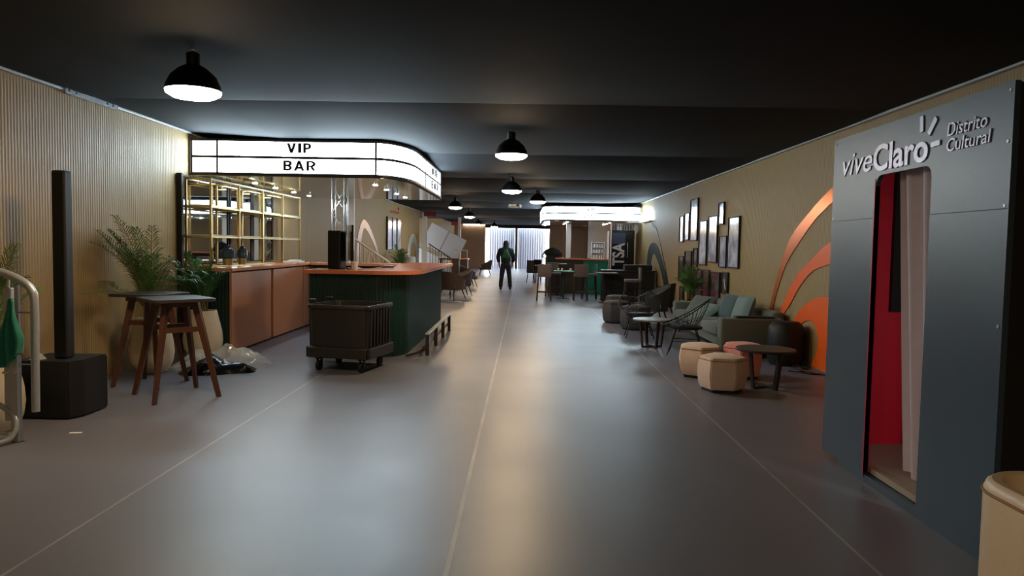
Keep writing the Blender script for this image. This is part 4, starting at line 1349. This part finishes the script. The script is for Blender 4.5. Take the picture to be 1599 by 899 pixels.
wall_band(LXg, -1, [(29.6, 0.5), (29.8, 1.5), (30.6, 1.95), (31.6, 1.95), (32.5, 1.5), (32.8, 0.6)], [(30.3, 0.5), (30.4, 1.3), (30.8, 1.6), (31.4, 1.6), (32.0, 1.2), (32.3, 0.6)], mat('pale grey vinyl', (150, 158, 158), 0.4), 'arc', t)
t = thing('wall_lettering', 'small red lettering on the left wall above the pale triptych', 'lettering', (LXg, 25.7, 2.66))
text_on('letters', 'vive', (0, 0, 0), (0, 1, 0), (0, 0, 1), 0.62, 0.10, MT['redtext'], t, 0.006, 0.01, 0.2)
text_on('letters', 'Claro', (0, 0.72, 0), (0, 1, 0), (0, 0, 1), 1.0, 0.14, MT['redtext'], t, 0.006, 0.02)
b = B()
for p, q in (((1.66, 0.19), (1.66, 0.28)), ((1.76, 0.16), (1.86, 0.24)), ((1.80, 0.08), (1.93, 0.08))):
    b.rod((0.004, p[0], p[1]), (0.004, q[0], q[1]), 0.018, n=6)
obj('sun_rays', b, MT['redtext'], t)

# ------------------------------------------------------------------ far right: bar stools, tables, far bar
def bar_stool(loc, rz, lab, m=MT['greychair'], legm=MT['darkwood']):
    t = thing('bar_stool', lab, 'bar stool', loc, rz, 'grey upholstered bar stools')
    b = B(); b.box((0, 0, 0.73), (0.40, 0.40, 0.07), bev=0.02); obj('seat', b, m, t, smooth=True)
    b = B(); b.box((-0.19, 0, 0.90), (0.045, 0.40, 0.33), bev=0.015); obj('backrest', b, m, t, smooth=True)
    for sx in (-1, 1):
        for sy in (-1, 1):
            b = B(); b.rod((sx * 0.17, sy * 0.17, 0.70), (sx * 0.21, sy * 0.20, 0), 0.022, 0.016, 6); obj('leg', b, legm, t)
    b = B()
    for s in (-1, 1):
        b.box((s * 0.198, 0, 0.26), (0.02, 0.38, 0.025)); b.box((0, s * 0.188, 0.30), (0.38, 0.02, 0.025))
    obj('stretcher', b, legm, t)
    return t
bs = bar_stool((0.60, 21.2, 0), R(90), 'grey bar stool with its back to the camera, left of the pair')
dup(bs, (1.68, 21.6, 0), R(90), 'grey bar stool with its back to the camera, right of the pair')
dup(bs, (0.95, 23.2, 0), R(-80), 'grey bar stool on the far side of the small green lit table')
dup(bs, (2.0, 22.3, 0), R(170), 'dark looking bar stool right of the back to camera pair')
dup(bs, (2.80, 18.9, 0), R(178), 'pale grey bar stool standing alone before the black bar block')

def bistro(loc, w, h, lab, topm=MT['tabletop'], legm=MT['blackmetal']):
    t = thing('bar_table', lab, 'table', loc, 0, 'square high bar tables')
    b = B(); b.prism(rrect(w, w, 0.04, 4), h - 0.03, h); obj('tabletop', b, topm, t)
    b = B(); b.rod((0, 0, 0.02), (0, 0, h - 0.03), 0.03); obj('pedestal', b, legm, t)
    b = B(); b.prism(rrect(w * 0.65, w * 0.65, 0.03, 4), 0, 0.02); obj('foot', b, legm, t)
    return t
bistro((1.22, 22.3, 0), 0.60, 0.84, 'square bar table with white cups between the two front bar stools', MT['greenb'], MT['green'])  # green light on this table is painted in as its own colour
bistro((1.1, 23.9, 0), 0.6, 1.02, 'taller dark bar table just before the far bar')
bistro((2.35, 20.9, 0), 0.62, 0.86, 'bar table with pale top left of the black bar block', MT['greychair'])
for k, (x, y) in enumerate(((1.05, 22.2), (1.16, 22.15), (1.42, 22.25))):
    b = B(); b.lathe([(0.024, 0), (0.034, 0.085), (0.030, 0.085), (0.02, 0.006)], 14, (x, y, 0.84)); tag(obj('paper_cup', b, MT['paper'], smooth=True), 'small white cup on the green lit bar table, %s' % ('leftmost', 'middle one', 'rightmost')[k], 'cup', 'white cups on the bar table')

t = thing('bar_counter', 'far bar counter with orange top and emerald green panel', 'bar', (1.9, 24.75, 0))
b = B(); b.box((-0.05, 0.3, 0.57), (1.98, 0.5, 1.14)); b.box((-0.85, 2.3, 0.57), (0.4, 3.6, 1.14)); obj('carcass', b, MT['darkwood'], t)
b = B()
for k in range(16):
    b.box((0.14 + k * 0.05, 0.035, 0.57), (0.04, 0.03, 1.12), bev=0.006)
obj('green_panel', b, MT['greenb'], t)
b = B(); b.box((-0.08, 0.28, CT - 0.025), (2.12, 0.68, 0.05), bev=0.008); b.box((-0.85, 2.4, CT - 0.026), (0.6, 3.6, 0.05)); obj('countertop', b, MT['counter'], t)
b = B(); b.box((1.0, -0.06, 1.2), (0.05, 0.05, 2.4)); obj('wooden_post', b, mat('pale pinkish wood', (206, 168, 146), 0.5), t)
t = thing('duffel_bag', 'large black bag slumped over the left end of the far bar', 'bag', (1.0, 24.95, CT))
b = B()
b.sphere((0, 0, 0.17), 0.3, (1.05, 0.85, 0.6), 20, 14)
for v in b.bm.verts:
    if v.co.x > 0: v.co.z -= v.co.x * 0.35 * max(0, v.co.z) / 0.3
    v.co.z = max(0.0, v.co.z + 0.04 * noise.noise(v.co * 5))
obj('body', b, MT['jacket'], t, smooth=True)
b = B(); b.box((-0.1, -0.30, -0.10), (0.32, 0.06, 0.34), bev=0.028); obj('flap', b, MT['jacket'], t, smooth=True)
b = B(); b.tube(smoothline([(-0.28, -0.05, 0.22), (-0.38, -0.1, 0.06), (-0.34, -0.12, 0.02)], 5), 0.02, 8); b.tube(smoothline([(0.0, -0.1, 0.34), (0.18, -0.12, 0.26), (0.3, -0.1, 0.1)], 5), 0.012, 8); obj('strap', b, MT['poufdark'], t, smooth=True)

t = thing('cup_rack', 'white tiered rack of cups standing on the far bar', 'rack', (2.5, 25.0, CT))
for z in (0.01, 0.20, 0.38, 0.54):
    b = B(); b.box((0, 0, z), (0.44, 0.24, 0.02)); obj('tier', b, MT['white'], t)
for x in (-0.2, 0.2):
    b = B(); b.box((x, 0, 0.27), (0.02, 0.22, 0.54)); obj('side_panel', b, MT['white'], t)
b = B()
for z in (0.02, 0.21, 0.39):
    for x in (-0.13, -0.04, 0.05, 0.14):
        b.lathe([(0.028, z), (0.036, z + 0.09)], 10, (x, -0.03, 0))
o = obj('cups', b, MT['paper'], t); o['kind'] = 'stuff'
b = B(); b.box((0, 0.11, 0.27), (0.42, 0.015, 0.54)); obj('back_panel', b, MT['white'], t)

t = thing('drinks_fridge', 'tall black drinks fridge with sideways white letters at the far bar', 'fridge', (3.34, 25.25, 0))
b = B(); b.box((0, 0.3, 1.07), (0.86, 0.6, 2.14), bev=0.01); obj('body', b, MT['fridge'], t)
b = B(); b.box((-0.12, -0.015, 1.52), (0.58, 0.03, 1.16), bev=0.006); d_ = obj('door', b, MT['fridge'], t)
b = B(); b.box((-0.10, -0.034, 1.88), (0.44, 0.006, 0.38)); obj('print_patch', b, MT['fridgeart'], d_)
text_on('letters', 'TSA', (0.10, -0.033, 0.96), (0, 0, 1), (-1, 0, 0), 0.78, 0.42, MT['fridgetext'], d_, 0.006, 0.03)
b = B(); b.box((0.19, -0.05, 1.5), (0.02, 0.03, 0.5)); obj('handle', b, MT['steel'], d_)
t = thing('bottle_shelf', 'narrow shelf of bottles above the black drinks fridge', 'shelf', (3.34, 25.35, 2.14))
b = B(); b.box((0, 0, 0.012), (0.84, 0.3, 0.024)); obj('board', b, MT['black'], t)
b = B()
for x in (-0.36, 0.36): b.box((x, 0, 0.15), (0.02, 0.28, 0.26))
obj('bracket', b, MT['black'], t)
for k in range(8):
    b = B(); b.lathe([(0.028, 0), (0.03, 0.1), (0.012, 0.17), (0.011, 0.22)], 12, (3.04 + k * 0.085, 25.3, 2.166))
    tag(obj('bottle', b, MT['glassy'] if k in (2, 3) else MT['bluejar'], smooth=True), 'small bottle on the shelf above the black fridge', 'bottle', 'bottles above the fridge')

t = thing('bar_block', 'low black bar block with a box on top, before the drinks fridge', 'counter', (3.05, 21.6, 0))
b = B(); b.box((0, 0, 0.44), (1.5, 0.6, 0.88), bev=0.01); obj('body', b, MT['black'], t)
b = B(); b.box((0, -0.01, 0.90), (1.56, 0.66, 0.035)); obj('worktop', b, MT['darkwood'], t)
b = B(); b.box((0.3, 0.1, 0.995), (0.8, 0.4, 0.15), bev=0.01); tag(obj('equipment_case', b, MT['black'], None, (3.05, 21.6, 0)), 'flat black case lying on the low black bar block', 'case')
t = thing('wooden_tray_stand', 'orange wooden tray stand beside the black bar block', 'stand', (2.72, 22.6, 0))
b = B(); b.box((0, 0, 0.86), (0.6, 0.35, 0.03)); obj('tray', b, MT['counter2'], t)
for s in (-1, 1):
    b = B(); b.box((s * 0.27, 0, 0.425), (0.04, 0.3, 0.85)); obj('side', b, MT['counter2'], t)
t = thing('bin', 'dark bin standing under the green arcs by the right wall', 'bin', (3.62, 19.3, 0))
b = B(); b.lathe([(0.14, 0), (0.17, 0.55), (0.18, 0.56), (0.16, 0.55), (0.13, 0.02)], 20); obj('bucket', b, MT['darkwood'], t, smooth=True)
b = B(); b.tube([(0.175 * math.cos(a * PI / 8), 0.175 * math.sin(a * PI / 8), 0.56) for a in range(16)], 0.012, 6, closed=True); obj('rim', b, MT['black'], t)
b = B(); b.prism([(-0.9, 0), (0.9, 0), (0.9, 0.16), (0.75, 0.26), (-0.75, 0.26), (-0.9, 0.16)], 0, 0.12, Matrix(((0, 0, -1, XR - 0.008), (1, 0, 0, 23.3), (0, 1, 0, 2.42), (0, 0, 0, 1))))
t = thing('wall_light_box', 'small white light box on the right wall beside the far canopy', 'light box', (0, 0, 0))  # glowing block made up for a white patch read as the canopy's reflection
obj('lit_face', b, MT['sign'], t)
b = B(); b.box((XR - 0.07, 23.3, 2.405), (0.13, 1.84, 0.03)); obj('base_frame', b, MT['steel'], t)
b = B(); b.box((1.62, 26.9, 1.2), (0.17, 0.17, 2.4)); tag(obj('white_column', b, MT['whitem']), 'white square column standing behind the far bar', 'column')
b = B(); b.box((2.3, 33.0, 1.25), (1.1, 0.1, 2.5)); b.box((2.3, 32.94, 1.25), (0.9, 0.03, 2.3)); tag(obj('partition_panel', b, MT['endwall']), 'brown partition panel seen beyond the far bar', 'panel')

# far seating near the gate
t = thing('wooden_table', 'small orange wooden table right of the gate, far away', 'table', (0.95, 32.5, 0))
b = B(); b.box((0, 0, 0.74), (0.9, 0.8, 0.04)); obj('tabletop', b, MT['counter2'], t)
for x in (-0.4, 0.4):
    for y in (-0.35, 0.35):
        b = B(); b.box((x, y, 0.36), (0.05, 0.05, 0.72)); obj('leg', b, MT['darkwood'], t)
def dining_chair(loc, rz, lab):
    t = thing('dining_chair', lab, 'chair', loc, rz, 'dark chairs by the far table')
    b = B(); b.box((0, 0, 0.45), (0.44, 0.44, 0.05), bev=0.012); obj('seat', b, MT['black'], t)
    b = B(); b.box((-0.22, 0, 0.72), (0.03, 0.42, 0.5), bev=0.01); obj('backrest', b, MT['black'], t)
    for sx in (-1, 1):
        for sy in (-1, 1):
            b = B(); b.rod((sx * 0.18, sy * 0.18, 0.43), (sx * 0.22, sy * 0.21, 0), 0.014); obj('leg', b, MT['black'], t)
    return t
dc = dining_chair((0.45, 31.8, 0), R(40), 'dark chair left of the far orange table')
dup(dc, (0.75, 33.6, 0), R(-60), 'dark chair behind the far orange table')

# ------------------------------------------------------------------ far left: stairs, white panels, box
def stair_rail(p, q, m, lab, nb):
    p, q = Vector(p), Vector(q)
    t = thing('stair_railing', lab, 'railing', (p.x, p.y, 0))
    d = q - p
    b = B(); b.tube(smoothline([(0, 0, p.z), tuple(d * 0.5 + Vector((0, 0, p.z))), tuple(d + Vector((0, 0, p.z))), (d.x * 1.03, d.y * 1.03, q.z - 0.12), (d.x * 1.035, d.y * 1.035, 0.02)], 5), 0.026, 8); obj('handrail', b, m, t, smooth=True)
    for k in range(nb):
        s = (k + 0.5) / nb
        b = B(); b.rod((d.x * s, d.y * s, 0), (d.x * s, d.y * s, p.z + d.z * s), 0.012, n=6); obj('baluster', b, m, t)
    return t
stair_rail((-4.25, 18.4, 1.68), (-4.05, 22.3, 0.98), MT['whitem'], 'white stair railing sloping down behind the near bar', 11)
stair_rail((-4.62, 35.7, 1.62), (-3.35, 35.7, 0.80), MT['blackmetal'], 'dark stair railing in front of the leaning white panels', 9)
# two white panels leaning on the railing
ax = Vector((1.72, 0, -0.86)).normalized()
upv = Vector((-ax.z, 0, ax.x)).normalized()
base = Vector((-5.05, 36.02, 1.60))
for k, lab in ((0, 'upper left white panel leaning behind the dark stair railing'), (1, 'lower right white panel leaning behind the dark stair railing')):
    t = thing('leaning_board', lab, 'panel', tuple(base + ax * (k * 0.98)), 0, 'leaning white panels')
    rot = Matrix((ax, Vector((0, 1, 0)), upv)).transposed()
    b = B(); b.box(tuple(ax * 0.48 + upv * 0.6), (0.95, 0.04, 1.2), rot=rot); obj('board', b, MT['white'], t)
    b = B()
    for s in (0.01, 0.95): b.box(tuple(ax * s + upv * 0.6 + Vector((0, -0.022, 0))), (0.025, 0.02, 1.2), rot=rot)
    for s in (0.01, 1.19): b.box(tuple(ax * 0.48 + upv * s + Vector((0, -0.022, 0))), (0.95, 0.02, 0.025), rot=rot)
    obj('edge_strip', b, MT['steel'], t)
# stage deck of the stairs which carries the panels
b = B(); b.prism([(-5.9, 0), (-3.0, 0), (-3.0, 0.35), (-3.45, 0.35), (-3.45, 0.62), (-3.95, 0.86), (-4.45, 1.1), (-4.95, 1.35), (-5.9, 1.62)], 36.1, 37.2, Matrix(((1, 0, 0, 0), (0, 0, 1, 0), (0, 1, 0, 0), (0, 0, 0, 1))))
tag(obj('stair_block', b, MT['white']), 'white clad stair block under the leaning panels', 'stairs')
b = B(); b.box((-4.62, 34.2, 1.53), (0.22, 0.22, 3.06)); tag(obj('white_column', b, MT['whitem']), 'white column at the far end of the left wall', 'column')
b = B(); b.box((-3.35, 38.2, 1.5), (0.16, 0.16, 3.0)); tag(obj('white_column', b, MT['whitem']), 'slim white column behind the leaning white panels', 'column')
t = thing('red_sign', 'dark red sign box hung at the end of the left wall', 'sign', (-4.25, 33.3, 2.86))
b = B(); b.box((0, 0, 0.1), (0.56, 0.06, 0.24), bev=0.008); obj('box', b, MT['redsign'], t)
b = B()
for x in (-0.2, 0.2): b.rod((x, 0, 0.21), (x, 0, 0.36), 0.006, n=6)
obj('hanger', b, MT['blackmetal'], t)
t = thing('red_sign', 'smaller dark red sign box over the far left passage', 'sign', (-3.95, 42.5, 2.70))
b = B(); b.box((0, 0, 0.1), (0.5, 0.06, 0.2), bev=0.008); obj('box', b, MT['redsign'], t)
b = B()
for x in (-0.18, 0.18): b.rod((x, 0, 0.19), (x, 0, 0.46), 0.006, n=6)
obj('hanger', b, MT['blackmetal'], t)
t = thing('tube_light', 'thin white tube light along the top of the far end wall', 'light', (-3.4, YF - 0.08, 2.98))
b = B(); b.rod((-0.7, 0, 0), (0.75, 0, 0), 0.03); obj('tube', b, MT['tealight'], t)
b = B(); b.box((0, 0.03, 0.04), (1.5, 0.05, 0.03)); obj('batten', b, MT['whitem'], t)
t = thing('wooden_bar_box', 'brown wooden counter box with an open top rail beyond the armchairs', 'counter', (-2.55, 29.6, 0))
b = B(); b.box((0, 0, 0.5), (0.62, 0.7, 1.0), bev=0.01); obj('body', b, MT['walnut'], t)
b = B(); b.box((-0.1, 0, 1.02), (0.9, 0.8, 0.04)); obj('top', b, MT['counter2'], t)
b = B()
for x in (-0.2, 0.3): b.box((x, -0.3, 1.2), (0.03, 0.03, 0.34))
b.box((0.05, -0.3, 1.36), (0.55, 0.03, 0.03)); obj('rail', b, MT['steel'], t)
b = B(); b.box((-2.3, 24.6, 1.02), (0.65, 0.6, 0.05)); b.bm.free()
t = thing('dark_side_table', 'tall dark side table just past the right end of the green bar', 'table', (-2.55, 25.5, 0))
b = B(); b.box((0, 0, 1.08), (0.7, 0.6, 0.05)); obj('tabletop', b, MT['darkwood'], t)
for x in (-0.3, 0.3):
    b = B(); b.box((x, 0, 0.53), (0.05, 0.5, 1.05)); obj('leg', b, MT['darkwood'], t)
palm((-4.2, 25.0, 0), 0, 'palm seen beyond the near bar, before the pale triptych', 31, 16, 1.25, 0.55, MT['leaf2'], True, 0.6, 0.28, xmin=-4.6)
b = B(); b.lathe([(0.2, 0), (0.2, 1.1), (0.17, 1.12)], 20, (-4.1, 26.6, 0)); tag(obj('white_pedestal', b, MT['whitem'], smooth=True), 'round white pedestal right of the palm beyond the near bar', 'pedestal')

# projector on the ceiling
t = thing('ceiling_projector', 'small silver projector hung from the ceiling in mid corridor', 'projector', (-0.32, 24.3, 2.86))
b = B(); b.box((0, 0, 0.03), (0.42, 0.30, 0.12), bev=0.02); obj('body', b, MT['alu'], t)
b = B(); b.rod((0.1, -0.15, 0.03), (0.1, -0.2, 0.03), 0.04, n=14); obj('lens', b, MT['blackg'], t)
b = B(); b.rod((0, 0, 0.09), (0, 0, 0.30), 0.02); b.box((0, 0, 0.1), (0.2, 0.2, 0.015)); obj('bracket', b, MT['steel'], t)

# ------------------------------------------------------------------ the person
px, py = -0.64, 26.4
t = thing('person', 'person seen from behind in dark hooded jacket and trousers facing the gate', 'person', (px, py, 0), 0)
# skeleton (facing +y)
V = [(0, 0, 0.96), (0, 0.0, 1.12), (0, -0.005, 1.30), (0, -0.01, 1.45), (0, 0.0, 1.53), (0, 0.015, 1.62), (0, 0.02, 1.70)]
Rr = [(0.15, 0.11), (0.15, 0.11), (0.165, 0.115), (0.13, 0.09), (0.055, 0.055), (0.075, 0.09), (0.07, 0.08)]
Eg = [(0, 1), (1, 2), (2, 3), (3, 4), (4, 5), (5, 6)]
for s in (-1, 1):
    i = len(V)
    V += [(s * 0.19, 0, 1.43), (s * 0.26, -0.02, 1.18), (s * 0.235, 0.06, 0.97), (s * 0.23, 0.09, 0.90)]
    Rr += [0.062, 0.05, 0.038, 0.032]
    Eg += [(3, i), (i, i + 1), (i + 1, i + 2), (i + 2, i + 3)]
    j = len(V)
    V += [(s * 0.10, 0, 0.88), (s * 0.135, 0.01, 0.50), (s * 0.165, -0.01, 0.10), (s * 0.19, 0.12, 0.045)]
    Rr += [0.085, 0.06, 0.045, 0.035]
    Eg += [(0, j), (j, j + 1), (j + 1, j + 2), (j + 2, j + 3)]
obj('body', skin(V, Eg, Rr), MT['skin'], t, smooth=True)
# trousers
V = [(0, 0, 1.00), (0, 0, 0.92)]
Rr = [(0.165, 0.125), (0.165, 0.125)]
Eg = [(0, 1)]
for s in (-1, 1):
    j = len(V)
    V += [(s * 0.095, 0, 0.84), (s * 0.135, 0.01, 0.50), (s * 0.165, -0.01, 0.22), (s * 0.17, -0.01, 0.07)]
    Rr += [0.112, 0.085, 0.075, 0.072]
    Eg += [(1, j), (j, j + 1), (j + 1, j + 2), (j + 2, j + 3)]
obj('trousers', skin(V, Eg, Rr), MT['trousers'], t, smooth=True)
# jacket with hood
V = [(0, 0, 0.90), (0, 0, 1.05), (0, 0, 1.28), (0, -0.01, 1.42), (0, -0.01, 1.50), (0, 0.0, 1.58), (0, 0.0, 1.68), (0, 0.01, 1.765)]
Rr = [(0.19, 0.15), (0.185, 0.145), (0.20, 0.15), (0.16, 0.115), (0.10, 0.095), (0.115, 0.115), (0.112, 0.115), (0.06, 0.07)]
Eg = [(k, k + 1) for k in range(7)]
for s in (-1, 1):
    i = len(V)
    V += [(s * 0.205, 0, 1.41), (s * 0.275, -0.02, 1.18), (s * 0.265, 0.03, 1.05), (s * 0.24, 0.07, 0.97)]
    Rr += [0.088, 0.08, 0.07, 0.058]
    Eg += [(3, i), (i, i + 1), (i + 1, i + 2), (i + 2, i + 3)]
obj('jacket', skin(V, Eg, Rr), MT['jacket'], t, smooth=True)
for s in (-1, 1):
    b = B()
    b.sphere((s * 0.17, 0.07, 0.045), 0.06, (0.85, 2.1, 0.75), 14, 10)
    for v in b.bm.verts: v.co.z = max(0.0, v.co.z)
    obj('shoe', b, MT['shoe'], t, smooth=True)
    # hand: palm, four fingers, thumb, tucked at the hip
    V = [(s * 0.23, 0.09, 0.915), (s * 0.232, 0.10, 0.86), (s * 0.232, 0.105, 0.83)]
    Rr = [(0.03, 0.02), (0.036, 0.016), (0.036, 0.015)]
    Eg = [(0, 1), (1, 2)]
    for k, L_ in enumerate((0.072, 0.082, 0.076, 0.058)):
        q = len(V)
        o_ = (k - 1.5) * 0.019
        V += [(s * 0.232, 0.105 + o_, 0.82), (s * (0.232 - 0.012), 0.107 + o_, 0.82 - L_ * 0.5), (s * (0.232 - 0.034), 0.107 + o_, 0.82 - L_ * 0.9)]
        Rr += [0.009, 0.0085, 0.007]
        Eg += [(2, q), (q, q + 1), (q + 1, q + 2)]
    q = len(V)
    V += [(s * 0.226, 0.14, 0.86), (s * 0.21, 0.155, 0.83), (s * 0.20, 0.155, 0.80)]
    Rr += [0.011, 0.010, 0.008]
    Eg += [(1, q), (q, q + 1), (q + 1, q + 2)]
    obj('hand', skin(V, Eg, Rr, 1), MT['skin'], t, smooth=True)
t = thing('drawstring_backpack', 'green drawstring backpack on the back of the person', 'backpack', (px, py - 0.20, 1.10))
b = B()
def bagfn(u, v, s):
    z = v
    w = 0.155 * (1 - 0.62 * max(0, z - 0.35) / 0.65) if z > 0.35 else 0.155
    x = (u - 0.5) * 2 * w
    k = max(0, 1 - ((u - 0.5) * 2) ** 4) ** 0.5 * max(0, 1 - (2 * z - 1) ** 4) ** 0.5
    return Vector((x, -s * 0.055 * k + 0.02 * 0, z * 0.34))
b.grid(14, 14, lambda u, v: bagfn(u, v, 1)); b.grid(14, 14, lambda u, v: bagfn(u, v, -0.3))
bmesh.ops.remove_doubles(b.bm, verts=b.bm.verts, dist=1e-5)
obj('sack', b, MT['backpack'], t, smooth=True)
b = B()
for s in (-1, 1):
    b.tube(smoothline([(s * 0.03, 0, 0.34), (s * 0.09, 0.03, 0.40), (s * 0.13, 0.10, 0.42)], 5), 0.008, 6)
    b.tube(smoothline([(s * 0.145, 0.0, 0.02), (s * 0.17, 0.04, 0.10), (s * 0.19, 0.09, 0.2)], 5), 0.007, 6)
obj('strap', b, MT['backpack'], t, smooth=True)
